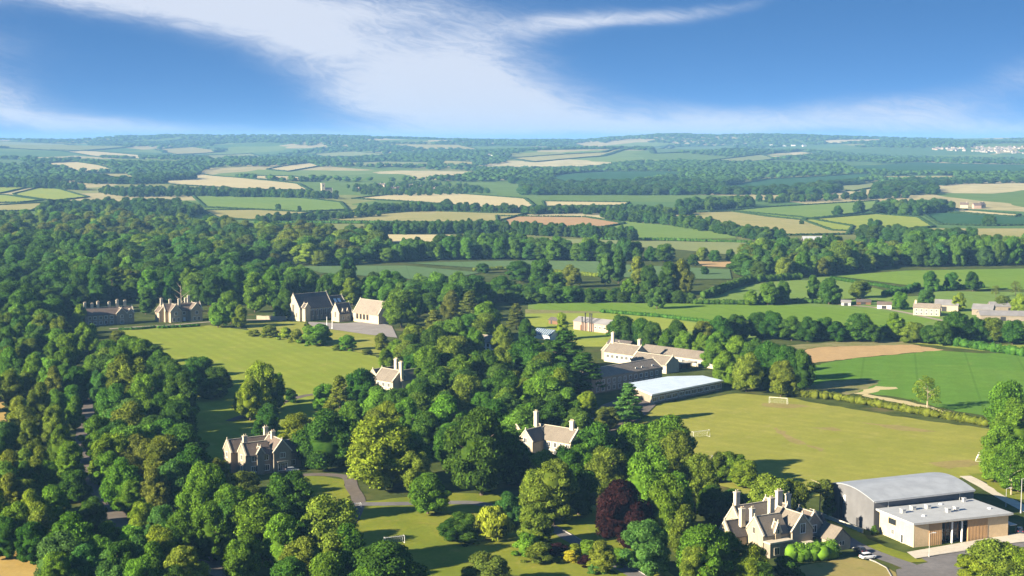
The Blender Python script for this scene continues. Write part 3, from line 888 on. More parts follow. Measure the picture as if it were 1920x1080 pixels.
class Bld:
    def __init__(self, name, px, theta, label, cat='house', z=0.0):
        X, Y = hit(px[0], px[1], z)
        self.o = empty(name, (X, Y, float(height(X, Y))), math.radians(theta))
        tag(self.o, label, cat)

    def block(self, cx, cy, L, W, e, r, axis='x', wall=STONE, roof=RTILE, cop=True, over=.35, ends=(True, True), cmat=DRESS):
        def tr(l, w, z):
            return (cx + l, cy + w, z) if axis == 'x' else (cx - w, cy + l, z)
        m = MB()
        h, w = L / 2, W / 2
        P = [(-w, -.6), (w, -.6), (w, e), (0, r), (-w, e)]
        vs = [tr(-h, a, b) for a, b in P] + [tr(h, a, b) for a, b in P]
        m.add(vs, [(0, 1, 2, 3, 4), (9, 8, 7, 6, 5)] + [(i, 5 + i, 5 + (i + 1) % 5, (i + 1) % 5) for i in range(5)])
        m.build('wall', wall, self.o)
        sl = (r - e) / w
        m = MB()
        la = h - .28 if cop else h + .3
        for s in (-1, 1):
            zt, ze = r + .10, e - over * sl + .10
            x1 = s * (w + over)
            q = [(0, zt), (x1, ze), (x1, ze + .2), (0, zt + .24)]
            vs = [tr(-la, a, b) for a, b in q] + [tr(la, a, b) for a, b in q]
            m.add(vs, [(0, 1, 2, 3), (7, 6, 5, 4)] + [(i, 4 + i, 4 + (i + 1) % 4, (i + 1) % 4) for i in range(4)])
        rf = m.build('roof', roof, self.o)
        m = MB()
        m.bar(tr(-la, 0, r + .36), tr(la, 0, r + .36), .34, .14)
        m.build('ridge', cmat if cop else roof, rf)
        if cop:
            for k, sgn in enumerate((-1, 1)):
                if not ends[k]:
                    continue
                m = MB()
                for s in (-1, 1):
                    m.bar(tr(sgn * (h - .1), s * -.0, r + .38), tr(sgn * (h - .1), s * (w + .28), e - .28 * sl + .38), .5, .34)
                m.bar(tr(sgn * (h - .1), 0, r + .3), tr(sgn * (h - .1), 0, r + 1.15), .28, .28)
                m.build('gable_coping', cmat, self.o)
        return rf

    def chimney(self, x, y, z0, z1, w=1.0, d=.75, pots=2, mat=DRESS):
        m = MB()
        m.box(x - w / 2, x + w / 2, y - d / 2, y + d / 2, z0, z1 - .35)
        m.box(x - w / 2 - .12, x + w / 2 + .12, y - d / 2 - .12, y + d / 2 + .12, z1 - .35, z1)
        m.box(x - w / 2 - .1, x + w / 2 + .1, y - d / 2 - .1, y + d / 2 + .1, z0, z0 + .5)
        c = m.build('chimney', mat, self.o)
        for i in range(pots):
            m = MB()
            px = x + (i - (pots - 1) / 2) * w / max(pots, 1)
            m.tube((px, y, z1 - .02), (px, y, z1 + .55), .16, .13, 8)
            m.build('chimney_pot', POT, c)

    def win(self, x, y, z, ang, w=1.1, h=1.5, n=2, frame=DRESS, pane=GLASS, transom=False):
        """window centred on a wall point; ang: direction the wall faces in the house's own axes, degrees"""
        a = math.radians(ang)
        nx, ny = math.cos(a), math.sin(a)
        tx, ty = -ny, nx

        def P(t, o, zz):
            return (x + tx * t + nx * o, y + ty * t + ny * o, z + zz)
        m = MB()
        f = .16

        def slab(t0, t1, z0, z1, o0, o1):
            vs = [P(t0, o0, z0), P(t1, o0, z0), P(t1, o0, z1), P(t0, o0, z1), P(t0, o1, z0), P(t1, o1, z0), P(t1, o1, z1), P(t0, o1, z1)]
            m.add(vs, [(0, 1, 2, 3), (7, 6, 5, 4), (0, 4, 5, 1), (1, 5, 6, 2), (2, 6, 7, 3), (3, 7, 4, 0)])
        slab(-w / 2 - f, -w / 2, -h / 2 - f, h / 2 + f, -.05, .11)
        slab(w / 2, w / 2 + f, -h / 2 - f, h / 2 + f, -.05, .11)
        slab(-w / 2, w / 2, h / 2, h / 2 + f, -.05, .11)
        slab(-w / 2, w / 2, -h / 2 - f, -h / 2, -.05, .17)
        for i in range(1, n):
            t = -w / 2 + w * i / n
            slab(t - .05, t + .05, -h / 2, h / 2, -.05, .08)
        if transom:
            slab(-w / 2, w / 2, .15, .25, -.05, .07)
        wn = m.build('window', frame, self.o)
        m = MB()
        slab(-w / 2 + .003, w / 2 - .003, -h / 2 + .003, h / 2 - .003, -.04, .03)
        m.build('pane', pane, wn)

    def row(self, p0, p1, z, n, w=1.1, h=1.5, k=2, **kw):
        """n windows along a wall from p0 to p1 (left to right seen from outside)"""
        dx, dy = p1[0] - p0[0], p1[1] - p0[1]
        ang = math.degrees(math.atan2(-dx, dy))
        for i in range(n):
            t = (i + .5) / n
            self.win(p0[0] + dx * t, p0[1] + dy * t, z, ang, w, h, k, **kw)

    def box(self, name, x0, x1, y0, y1, z0, z1, mat, parent=None):
        m = MB()
        m.box(x0, x1, y0, y1, z0, z1)
        return m.build(name, mat, parent or self.o)


# ---- the pale gabled manor
b = Bld('manor_house', (1485, 1037), 30, 'pale limestone manor with steep gables, many tall chimneys and tiled roofs', 'house')
b.block(3.4, 5.0, 10, 6.8, 5.4, 9.4, 'y', STONE, RTILE)                       # front gabled wing
b.block(-4.2, 4.8, 8.6, 7.0, 5.2, 9.2, 'x', STONE, RTILE, ends=(True, False))  # main range
b.block(-2.0, 13.5, 13, 6.4, 6.0, 10.0, 'x', STONE, RTILE)                    # rear range
b.block(5.2, 12.5, 9, 6.0, 6.0, 10.0, 'y', STONE, RTILE)
b.block(-11.0, 10.0, 6.0, 5.0, 4.2, 7.6, 'x', STONE, RSLATE)
b.block(9.2, 5.2, 6.0, 5.2, 5.6, 8.6, 'y', DSTONE, RBROWN)
b.block(-4.0, 1.6, 1.7, 1.7, 5.9, 7.9, 'y', STONE, RTILE)                       # dormer gable
b.box('bay', -8.2, -1.0, -1.2, 1.4, -.5, 3.6, DSTONE)
b.box('bay_parapet', -8.4, -.8, -1.4, 1.5, 3.6, 4.0, DRESS)
b.box('porch', 3.0, 6.0, -1.8, .2, -.5, 2.6, DRESS)
m = MB()
for i in range(8):
    t0, t1 = 2 * math.pi * i / 8, 2 * math.pi * (i + 1) / 8
    m.add([(12.6 + 1.5 * math.cos(t0), 3.2 + 1.5 * math.sin(t0), 5.2), (12.6 + 1.5 * math.cos(t1), 3.2 + 1.5 * math.sin(t1), 5.2), (12.6, 3.2, 8.2)], [(0, 1, 2)])
m.build('turret_roof', RSLATE, b.o)
m = MB()
m.tube((12.6, 3.2, -.5), (12.6, 3.2, 5.25), 1.25, 1.25, 8)
m.build('turret', STONE, b.o)
for (x, y, z0, z1, w) in ((-9.4, 8.6, 6.2, 11.0, 1.3), (-6.6, 14.4, 8.6, 13.8, 1.3), (-.9, 7.4, 7.4, 13.0, 1.5), (4.4, 10.6, 8.4, 13.6, 1.7), (-7.6, 6.8, 6.5, 11.2, 1.0), (7.8, 11.0, 8.0, 12.2, 1.1)):
    b.chimney(x, y, z0, z1, w, 1.1, 2, DRESS)
b.win(3.4, -.0, 6.0, -90, 1.5, 2.3, 2, FRAME)
b.win(4.6, -1.8, 1.2, -90, 1.8, 1.6, 3, FRAME)
b.win(1.2, -.0, 1.9, -90, 1.0, 1.6, 2)
b.row((-7.6, -1.2), (-1.4, -1.2), 1.6, 2, 1.5, 1.7, 3)
b.win(-4.0, .75, 6.0, -90, .7, 1.1, 1)
b.win(9.2, 2.2, 4.6, -90, 1.4, 1.8, 2, FRAME)
b.win(9.2, 2.2, 1.6, -90, 1.4, 1.8, 2, FRAME)
b.win(-8.5, 4.8, 6.0, 180, .9, 1.5, 2)
b.win(0, 2.6, 3.4, 180, .8, 1.4, 2)
b.win(-14.0, 10.0, 2.4, 180, .9, 1.3, 2)
b.win(-8.5, 13.5, 6.4, 180, .9, 1.5, 2)
g = Bld('outbuilding', (1561, 1035), 30, 'small gabled stone outbuilding beside the drive and parked cars', 'outbuilding')
g.block(3.0, 4.0, 8.0, 6.0, 2.9, 5.6, 'y', STONE, RTILE, cop=False)
g.win(2.6, 0.0, 1.9, -90, .5, 1.0, 1)
g.win(3.5, 0.0, 1.9, -90, .5, 1.0, 1)

# ---- sports hall with a curved roof
def hall():
    near = np.array(hit(1639, 940.6, 8.4))
    right = np.array(hit(1826, 919, 8.4))
    left = np.array(hit(1550, 908, 8.4))
    th = math.degrees(math.atan2(right[1] - near[1], right[0] - near[0]))
    L = float(np.hypot(*(right - near)))
    W = float(np.hypot(*(left - near)))
    b = Bld('sports_hall', (1639, 940.6), th, 'big grey sports hall with a shallow curved metal roof', 'sports hall', z=8.4)
    n = 18
    arc = [(W * i / n, 8.4 + 1.9 * math.sin(math.pi * i / n)) for i in range(n + 1)]
    for nm, x in (('gable_wall', 0.0), ('gable_wall', L)):
        m = MB()
        P = [(0, -.5)] + [(0, 8.4)] + arc[1:-1] + [(W, 8.4), (W, -.5)]
        k = len(P)
        vs = [(x, p[0], p[1]) for p in P] + [(x + (.25 if x == 0 else -.25), p[0], p[1]) for p in P]
        m.add(vs, [tuple(range(k)), tuple(range(2 * k - 1, k - 1, -1))] + [(i, (i + 1) % k, k + (i + 1) % k, k + i) for i in range(k)])
        m.build(nm, CLAD, b.o)
    b.box('side_wall', .26, L - .26, .0, .25, -.5, 8.4, CLADX)
    b.box('side_wall', .26, L - .26, W - .25, W, -.5, 8.4, CLADX)
    m = MB()
    ext = [(-.35, 8.25)] + arc[1:-1] + [(W + .35, 8.25)]
    for i in range(len(ext) - 1):
        (y0, z0), (y1, z1) = ext[i], ext[i + 1]
        m.add([(-.3, y0, z0 + .06), (L + .3, y0, z0 + .06), (L + .3, y1, z1 + .06), (-.3, y1, z1 + .06),
               (-.3, y0, z0 + .26), (L + .3, y0, z0 + .26), (L + .3, y1, z1 + .26), (-.3, y1, z1 + .26)],
              [(0, 3, 2, 1), (4, 5, 6, 7), (0, 1, 5, 4), (2, 3, 7, 6), (1, 2, 6, 5), (3, 0, 4, 7)])
    rf = m.build('roof', SHEETR, b.o)
    for p in rf.data.polygons:
        p.use_smooth = False
    b.box('gutter', 0, L, -.55, -.36, 8.1, 8.3, ZINC)
    for x in (4.5, L - 5):
        m = MB()
        m.tube((x, -.2, 0), (x, -.2, 8.2), .09, .09, 8)
        m.build('downpipe', ZINC, b.o)
    b.box('door', -.06, .0, W * .30, W * .30 + 1.1, 0, 2.3, DARKM)
    b.box('vent_duct', -.45, -.02, W * .64, W * .64 + .7, 0, 6.6, DARKM)
    b.box('vent_grille', -.25, -.02, W * .56, W * .56 + .9, 5.2, 7.4, FRAME)
    m = MB()
    m.box(-3.2, -2.9, .5, W + 3, -.4, 1.1)
    w = m.build('retaining_wall', PAVE_M, b.o)
    return th


PAVE_M = mat_plain('pale_concrete', (0.55, 0.50, 0.40), .9, .12, .6)
TH = hall()


# ---- low timber and render pavilion
CREAM = mat_plain('cream_render', (0.46, 0.395, 0.26), .85, .12, .5)


def pavilion():
    h = 6.6
    fl = np.array(hit(1713.7, 981, h))
    fr = np.array(hit(1898, 961.5, h))
    bl = np.array(hit(1641, 954.6, h))
    th = math.atan2(fr[1] - fl[1], fr[0] - fl[0])
    L = float(np.hypot(*(fr - fl)))
    W = float(np.hypot(*(bl - fl)))
    b = Bld('sports_pavilion', (1713.7, 981), math.degrees(th), 'flat-roofed pavilion with timber cladding and glazed entrance beside the sports hall', 'pavilion', z=h)
    L -= .8
    e = 5.9
    b.box('side_wall', .4, .7, .5, W - .3, -.5, e, CREAM)
    b.box('back_wall', .7, L, W - .6, W - .3, -.5, e, RENDER)
    b.box('end_wall', L - .3, L, .5, W - .6, -.5, e, OCHRE)
    a0, a1, g0, g1, a2 = .7, L * .17, L * .30, L * .57, L * .78
    b.box('front_wall', a0, a1, .5, .8, -.5, e, OCHRE)
    for i in range(12):                                        # cladding boards left of the entrance
        x0 = a1 + (g0 - a1) * i / 12
        x1 = a1 + (g0 - a1) * (i + 1) / 12
        b.box('board', x0 + .015, x1 - .015, .40 + .02 * (i % 2), .75, -.4, e, TIMBER)
    for i in range(12):
        x0 = g1 + (a2 - g1) * i / 12
        x1 = g1 + (a2 - g1) * (i + 1) / 12
        b.box('board', x0 + .015, x1 - .015, .40 + .02 * (i % 2), .75, -.4, e, TIMBER)
    b.box('front_wall', a2, L - .3, .5, .8, -.5, e, OCHRE)
    b.box('entrance_wall', g0, g1, 2.8, 3.0, -.4, e, DARKM)
    n = 6
    for i in range(n):                                         # glazing of the recessed entrance
        x0 = g0 + (g1 - g0) * i / n
        x1 = g0 + (g1 - g0) * (i + 1) / n
        m = MB()
        m.box(x0, x0 + .12, 2.55, 2.75, 0, e)
        m.box(x1 - .12, x1, 2.55, 2.75, 0, e)
        m.box(x0 + .12, x1 - .12, 2.55, 2.75, 2.4, 2.55)
        f = m.build('glazing_frame', WOODB, b.o)
        m = MB()
        m.box(x0 + .123, x1 - .123, 2.60, 2.68, .02, 2.38)
        m.box(x0 + .123, x1 - .123, 2.60, 2.68, 2.57, e - .02)
        m.build('pane', GLASS, f)
    for t in (.42, .80):
        m = MB()
        x = g0 + (g1 - g0) * t
        m.tube((x, .75, -.4), (x, .75, e), .26, .26, 12)
        m.build('column', WHITE, b.o)
    b.box('fascia', -.05, L + .45, -.05, W + .05, e, e + .28, OCHRE)
    rf = b.box('roof', -.4, L + .8, -.4, W + .4, e + .283, h + .05, FELT)
    b.box('roof_edge', -.45, L + .85, -.46, -.403, e + .25, h + .09, ZINC)
    for (u, v, s) in ((.12, .62, 1.1), (.27, .74, 1.2), (.42, .72, 1.2), (.51, .40, 1.1), (.61, .44, 1.1), (.88, .9, .8)):
        m = MB()
        x, y = L * u, W * v
        m.box(x - s / 2, x + s / 2, y - s / 2, y + s / 2, h + .05, h + 1.0)
        m.box(x - s / 2 - .12, x + s / 2 + .12, y - s / 2 - .12, y + s / 2 + .12, h + 1.0, h + 1.15)
        m.build('roof_vent', ZINC, rf)
    for (u, v) in ((.22, .32), (.62, .88), (.93, .35)):
        m = MB()
        m.tube((L * u, W * v, h + .05), (L * u, W * v, h + .35), .55, .42, 12)
        m.build('rooflight', WHITE, rf)
    # windows on the pale side wall
    for (t, z, w, hh, k) in ((.62, 4.6, 3.0, 1.2, 3), (.60, 1.9, 1.1, 1.3, 2), (.34, 1.1, .9, 2.1, 1)):
        b.win(.4, W * t, z, 180, w, hh, k, DARKM if z > 4 else FRAME)
    for i in range(3):
        b.box('canopy_strip', L + 1.0, L + 3.2, .8 + i * 2.2, 2.6 + i * 2.2, 2.9, 3.05, ZINC)
    for i in range(2):
        b.box('canopy_post', L + 2.9, L + 3.05, 1.0 + i * 4, 1.15 + i * 4, -.3, 2.9, DARKM)


pavilion()

# ---- dark gabled house
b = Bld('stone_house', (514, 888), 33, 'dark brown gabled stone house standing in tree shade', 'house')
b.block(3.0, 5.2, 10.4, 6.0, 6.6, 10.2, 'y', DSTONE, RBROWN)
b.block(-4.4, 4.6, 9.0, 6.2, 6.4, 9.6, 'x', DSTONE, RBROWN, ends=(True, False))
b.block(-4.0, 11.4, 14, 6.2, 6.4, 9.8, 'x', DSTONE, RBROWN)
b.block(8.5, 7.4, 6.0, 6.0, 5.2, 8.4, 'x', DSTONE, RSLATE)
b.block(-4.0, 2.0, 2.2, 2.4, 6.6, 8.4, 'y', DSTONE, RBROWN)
for (x, y, z0, z1) in ((-6.5, 7.6, 7.5, 11.6), (2.6, 12.0, 8.5, 12.8), (2.9, 7.0, 9.0, 12.2)):
    b.chimney(x, y, z0, z1, 1.3, 1.0, 2)
b.win(3.0, .0, 1.9, -90, 3.0, 2.2, 4, FRAME)
b.box('bay_cornice', 1.2, 4.8, -.35, 0, 3.5, 3.75, DRESS)
b.win(3.0, .0, 5.6, -90, 1.6, 1.5, 3, FRAME)
b.row((-8, 1.5), (0, 1.5), 1.9, 2, 1.9, 1.7, 3, frame=FRAME)
b.row((-8, 1.5), (0, 1.5), 5.2, 2, 1.5, 1.6, 2, frame=FRAME)
b.win(-8.9, 4.6, 5.4, 180, 1.2, 1.6, 2, FRAME)
b.win(-8.9, 4.6, 1.9, 180, 1.4, 1.7, 2, FRAME)
b.win(-11, 11.4, 5.4, 180, 1.2, 1.6, 2, FRAME)
b.win(8.5, 4.4, 1.8, -90, 1.4, 1.6, 2, FRAME)

# ---- house in the central trees
b = Bld('stone_house', (1018, 797), -40, 'brown-roofed stone house with tall chimneys among the central trees', 'house', z=9)
b.block(5.0, 0, 20, 8, 5.4, 9.0, 'x', PSTONE, RTILE)
b.block(0.6, -6.0, 8, 6, 5.2, 8.6, 'y', PSTONE, RTILE)
b.block(-7.5, 0.0, 10, 7, 5.2, 8.8, 'y', PSTONE, RSLATE)
b.block(-5.2, -5.2, 3, 3.0, 4.8, 6.8, 'y', PSTONE, RTILE)
b.chimney(-6.5, 1.5, 7.5, 12.2, 1.2, 1.0, 2)
b.chimney(-1.0, -2.4, 7.0, 14.0, 1.3, 1.1, 2)
b.chimney(12.5, 0.0, 7.8, 12.0, 1.5, 1.1, 3)
b.chimney(-10.2, 0.0, 5.2, 11.4, .9, .9, 1)
b.win(.6, -10.0, 5.4, -90, 1.2, 1.6, 2, FRAME)
b.win(.6, -10.0, 2.0, -90, 1.8, 1.7, 3, FRAME)
b.row((4.5, -4.0), (15, -4.0), 3.9, 4, 1.2, 1.5, 2, frame=FRAME)
b.row((4.5, -4.0), (15, -4.0), 1.2, 4, 1.2, 1.5, 2, frame=FRAME)

# ---- house at the foot of the lawn
b = Bld('stone_house', (719, 691), -45, 'tiled stone house half hidden in trees beside the sunlit lawn', 'house', z=9)
b.block(5.0, 0, 12, 8.5, 5.0, 9.0, 'x', PSTONE, RTILE)
b.block(-3.4, 3.5, 13, 6.5, 5.0, 8.4, 'y', PSTONE, RBROWN)
b.block(9, 8.0, 16, 6.5, 5.2, 8.6, 'y', PSTONE, RTILE)
b.chimney(3.0, 4.5, 6.5, 13.0, 1.5, 1.2, 3)
b.chimney(11.4, 0, 5.0, 13.0, 1.6, 1.2, 3)
b.row((0, -4.25), (10, -4.25), 3.4, 3, 1.4, 1.6, 2, frame=FRAME)
b.row((0, -4.25), (10, -4.25), .8, 3, 1.4, 1.6, 2, frame=FRAME)

# ---- chapel group
b = Bld('chapel', (562, 602.5), 44, 'stone chapel with a steep dark slate roof and pale lit gable', 'chapel')
b.block(12.0, 6.2, 24, 12.4, 7.2, 15.0, 'x', PSTONE, RSLATE)
b.block(3.4, -1.6, 3.6, 3.8, 7.8, 10.0, 'y', PSTONE, RSLATE)                     # stair turret beside the gable
b.block(30.0, 7.0, 12, 9.5, 7.0, 12.0, 'x', PSTONE, RSLATE)
for i in range(5):
    x = 8 + i * 3.1
    b.box('buttress', x - .4, x + .4, -1.1, 0.0, -.4, 5.6, DSTONE)
    b.win(x + 1.5, 0, 4.4, -90, 1.0, 3.6, 2, FRAME)
b.win(0, 6.2, 6.8, 180, 1.6, 5.2, 3, DRESS)
b.win(0, 3.0, 3.4, 180, .7, 2.6, 1, DRESS)
b.win(0, 9.4, 3.4, 180, .7, 2.6, 1, DRESS)
m = MB()
for t in (28.2, 31.0):                                                           # rooflights in the slate
    z0, y0 = 8.9, 4.0
    m = MB()
    m.add([(t, 3.1, 8.35 + .28), (t + 1.7, 3.1, 8.35 + .28), (t + 1.7, 5.0, 10.35 + .28), (t, 5.0, 10.35 + .28),
           (t, 3.0, 8.45 + .38), (t + 1.7, 3.0, 8.45 + .38), (t + 1.7, 4.9, 10.45 + .38), (t, 4.9, 10.45 + .38)],
          [(0, 3, 2, 1), (4, 5, 6, 7), (0, 1, 5, 4), (2, 3, 7, 6), (1, 2, 6, 5), (3, 0, 4, 7)])
    m.build('rooflight', WHITE, b.o)
p = Bld('chapel_porch', (636, 604), 44, 'small gabled stone hall standing between the chapel and the school hall', 'hall')
p.block(5.0, 3.6, 10, 7.2, 4.8, 10.2, 'x', PSTONE, RSLATE)
p.win(0, 3.6, 4.2, 180, 1.0, 3.2, 2)
for t in (3.0, 6.4):
    p.win(t, 0, 2.2, -90, 1.2, 1.8, 2, FRAME)
    p.block(t, 1.0, 1.6, 1.5, 5.2, 6.8, 'y', PSTONE, RSLATE)
h = Bld('school_hall', (664, 602.5), -46, 'pale stone hall with a big sunlit tiled roof facing the forecourt', 'hall')
h.block(11.0, 5.2, 23, 10.4, 5.6, 12.6, 'x', PSTONE, RGREY)
h.row((1.5, 0), (14, 0), 3.4, 4, 1.7, 2.8, 2, frame=WOODB)
h.block(-2.0, 2.0, 3.6, 4.0, 3.2, 5.6, 'y', PSTONE, RTILE)
h.win(-2.0, .2, 1.6, -90, 1.3, 2.4, 2, WOODB)
w = Bld('garden_wall', (537, 600), 172, 'low pale wall running from the chapel gable', 'wall')
for i in range(6):
    w.box('wall_panel', i * 3.0 + .02, i * 3.0 + 2.98, -.25, .25, -.4, 2.0 + .1 * (i % 2), PSTONE)
    w.box('coping_stone', i * 3.0 + .02, i * 3.0 + 2.98, -.35, .35, 2.0 + .1 * (i % 2), 2.2 + .1 * (i % 2), DRESS)

# ---- two distant stone houses
b = Bld('stone_house', (160, 612), 30, 'long stone house with a row of chimneys and brown roof above the lawn', 'house')
b.block(14.0, 4.5, 28, 9, 6.0, 9.6, 'x', DSTONE, RBROWN)
b.block(20.5, 1.2, 5, 6.0, 6.0, 9.0, 'y', DSTONE, RBROWN)
b.block(25.5, 1.2, 4.5, 4.0, 6.0, 8.2, 'y', DSTONE, RBROWN)
for (x, z1) in ((1.2, 13.0), (5.2, 12.2), (8.6, 13.2), (15.0, 12.6), (19.6, 13.6), (24.0, 13.0)):
    b.chimney(x, 4.5, 8.5, z1, 1.4, 1.0, 2)
b.row((1, 0), (16.5, 0), 4.4, 5, 1.4, 1.6, 2, frame=FRAME)
b.row((1, 0), (16.5, 0), 1.6, 5, 1.4, 1.7, 2, frame=FRAME)
b.win(20.5, -1.3, 4.6, -90, 1.3, 1.5, 2, FRAME)
b.win(20.5, -1.3, 1.7, -90, 1.8, 1.7, 3, FRAME)
b.win(25.5, -1.05, 4.6, -90, 1.2, 1.5, 2, FRAME)
b.box('door', 11.8, 13.0, -.08, 0, 0, 2.3, WOODB)
b = Bld('stone_house', (319, 605), 30, 'twin-gabled stone house with tall pale chimneys above the lawn', 'house')
b.block(9.0, 6.4, 22, 7.5, 6.2, 10.0, 'x', STONE, RBROWN)
b.block(3.2, 3.0, 9, 6.4, 6.2, 10.0, 'y', STONE, RBROWN)
b.block(15.4, 3.0, 9, 7.0, 6.2, 10.2, 'y', STONE, RBROWN)
b.block(-2.0, 9.0, 8, 5.6, 5.6, 8.8, 'y', STONE, RBROWN)
for (x, y, z1) in ((-2.0, 9.5, 13.2), (2.5, 7.5, 12.6), (7.2, 5.2, 12.8), (14.0, 9.0, 14.2), (12.0, 8.0, 13.0)):
    b.chimney(x, y, 8.5, z1, 1.4, 1.0, 2)
for cx in (3.2, 15.4):
    b.win(cx, -1.5, 5.2, -90, 1.4, 1.6, 2, FRAME)
    b.row((cx - 2.6, -1.5), (cx + 2.6, -1.5), 1.7, 2, 1.3, 1.9, 2, frame=FRAME)
b.win(9.2, 2.65, 4.8, -90, 1.4, 1.5, 2, FRAME)
b.box('door', 8.6, 10.0, 2.5, 2.6, 0, 2.4, WHITE)

# ---- school ranges
b = Bld('school_range', (1147, 643), -45, 'cream-walled school range with brown roof and two chimneys', 'school', z=8.4)
b.block(9.0, 0, 19, 10, 4.8, 8.4, 'x', RENDER, RTILE)
b.chimney(.8, 0, 7.0, 13.5, 1.4, 1.2, 2)
b.chimney(16.5, 1.0, 6.5, 11.5, 1.5, 1.3, 2)
b.row((.5, -5), (18, -5), 2.9, 6, 1.5, 1.5, 2, frame=FRAME)
b.block(-2.6, 4.0, 9, 7, 4.2, 7.4, 'y', DSTONE, RSLATE)
b = Bld('school_range', (1198, 662), -45, 'lower brown-roofed school range behind the flat white roof', 'school', z=7)
b.block(9.5, 0, 21, 9, 4.0, 7.2, 'x', RENDER, RTILE)
b.row((.5, -4.5), (19, -4.5), 2.2, 6, 1.4, 1.4, 2, frame=FRAME)
b = Bld('school_range', (1213, 647), -45, 'long low brown-roofed range with white gable end beside the copse', 'school', z=6.4)
b.block(23, 0, 48, 8.5, 3.6, 6.4, 'x', RENDER, RTILE, cop=False)
b.row((2, -4.25), (46, -4.25), 2.0, 12, 1.6, 1.3, 2, frame=FRAME)
b.win(47.0, 0, 2.0, 0, 2.0, 1.4, 3, FRAME)
b = Bld('barn', (1150, 637), -45, 'dark-roofed barn behind the school chimneys', 'barn', z=7)
b.block(5.0, 0, 14, 9, 3.6, 7.0, 'x', DSTONE, RSLATE, cop=False)
b.box('door', 2, 5, -4.56, -4.5, 0, 3, WOODB)
b = Bld('school_range', (1133, 735), 45, 'long stone range in shade behind the flat white roof', 'school')
b.block(15, 5, 46, 10, 6.4, 9.4, 'x', DSTONE, RGREY)
b.row((-6, 0), (36, 0), 4.4, 12, 1.4, 1.6, 2, frame=FRAME)
b.row((-6, 0), (36, 0), 1.6, 12, 1.4, 1.8, 2, frame=FRAME)
for t in (22, 26, 33):
    b.win(t, 1.2, 7.4, -90, 1.0, 1.0, 1, WHITE)


def flat_school():
    z = 3.6
    px = [(1221.7, 741.7), (1356, 715), (1318, 706), (1253, 707.5), (1173, 721)]
    W = [np.array(hit(x, y, z)) for x, y in px]
    o = W[0]
    d = W[1] - W[0]
    th = math.atan2(d[1], d[0])
    b = Bld('flat_roofed_school', px[0], math.degrees(th), 'flat-roofed school block with pale blue-white roof beside the playing field', 'school', z=z)
    c, s = math.cos(-th), math.sin(-th)
    Lp = [((p - o)[0] * c - (p - o)[1] * s, (p - o)[0] * s + (p - o)[1] * c) for p in W]
    m = MB()
    m.prism(Lp, z, z + .45)
    m.build('roof', WHITER, b.o)
    cen = np.mean(np.array(Lp), 0)
    ins = [tuple(np.array(p) + (cen - np.array(p)) / np.linalg.norm(cen - np.array(p)) * .7) for p in Lp]
    m = MB()
    m.prism(ins, -.5, z - .003)
    m.build('wall', DSTONE, b.o)
    L = float(np.hypot(*d))
    m = MB()
    m.bar((0, -.05, z + .2), (L, -.05, z + .2), .12, .62)
    m.build('fascia', WHITE, b.o)
    a, e = np.array(ins[0]), np.array(ins[1])
    n = 11
    for i in range(n):
        t0 = a + (e - a) * (i + .12) / n
        t1 = a + (e - a) * (i + .88) / n
        b.row(tuple(t0), tuple(t1), 1.8, 1, float(np.hypot(*(t1 - t0))), 1.6, 3, frame=WHITE)
    b.box('end_pier', .2, 2.2, .25, .6, -.3, z - .01, PSTONE)


flat_school()

cw = Bld('covered_walkway', (1278, 694), 30, 'pale flat canopy on dark posts between the school ranges', 'canopy')
cw.box('canopy', 0, 9, 0, 4.4, 2.9, 3.15, RENDER)
for i in range(4):
    for y in (.2, 4.1):
        cw.box('post', i * 2.9 + .05, i * 2.9 + .25, y, y + .18, -.3, 2.9, DARKM)
cw.box('back_wall', .3, 8.7, 4.45, 4.65, -.3, 2.8, WOODB)

# ---- brick boiler house with flues
b = Bld('boiler_house', (1080, 618), -46, 'pink brick boiler house with grey roof and dark steel flues', 'boiler house')
b.block(11, 4.5, 26, 9, 4.6, 6.6, 'x', BRICK, ASB, cop=False)
for x in (5.6, 8.0, 11.4, 12.8):
    m = MB()
    m.tube((x, -1.0, -.3), (x, -1.0, 9.6 if x > 7 else 7.2), .32, .32, 10)
    m.tube((x, -1.0, 9.6 if x > 7 else 7.2), (x, -1.0, 10.2 if x > 7 else 7.7), .42, .42, 10)
    m.build('flue', DARKM, b.o)
b.box('door', 3.2, 5.0, -.08, 0, 0, 3, WOODB)
b.row((13, 0), (23, 0), 2.6, 3, 1.4, 1.2, 2, frame=FRAME)

# ---- small buildings in the central wood
b = Bld('white_cottage', (888, 657), -30, 'small white rendered cottage glimpsed through the central trees', 'cottage')
b.block(5, 3.5, 11, 7, 4.6, 7.4, 'x', WHITE, RTILE)
b.row((.2, 0), (9.5, 0), 3.2, 4, 1.1, 1.4, 2, frame=DARKM)
b.row((.2, 0), (9.5, 0), 1.0, 4, 1.1, 1.4, 2, frame=DARKM)
b = Bld('glasshouse', (1000, 634), -45, 'glasshouse with a blue-grey glazed roof behind the central trees', 'glasshouse')
gl = mat_glass('glasshouse_glass', (0.10, 0.14, 0.18))
b.block(6, 3.5, 13, 7, 2.4, 4.8, 'x', WHITE, gl, cop=False)
for i in range(9):
    m = MB()
    m.bar((i * 1.5 - .2, -.3, 2.6), (i * 1.5 - .2, 3.5, 5.12), .09, .09)
    m.build('glazing_bar', WHITE, b.o)
tk = Bld('storage_tank', (994, 640), 0, 'squat white storage tank beside the glasshouse', 'tank')
m = MB()
m.tube((0, 0, -.3), (0, 0, 4.2), 1.9, 1.9, 20)
m.build('tank_wall', WHITE, tk.o)
m = MB()
m.tube((0, 0, 4.2), (0, 0, 4.9), 1.95, .5, 20)
m.build('tank_lid', ZINC, tk.o)
b = Bld('garden_shed', (1030, 607), -45, 'small dark timber shed on the yellow mown field', 'shed')
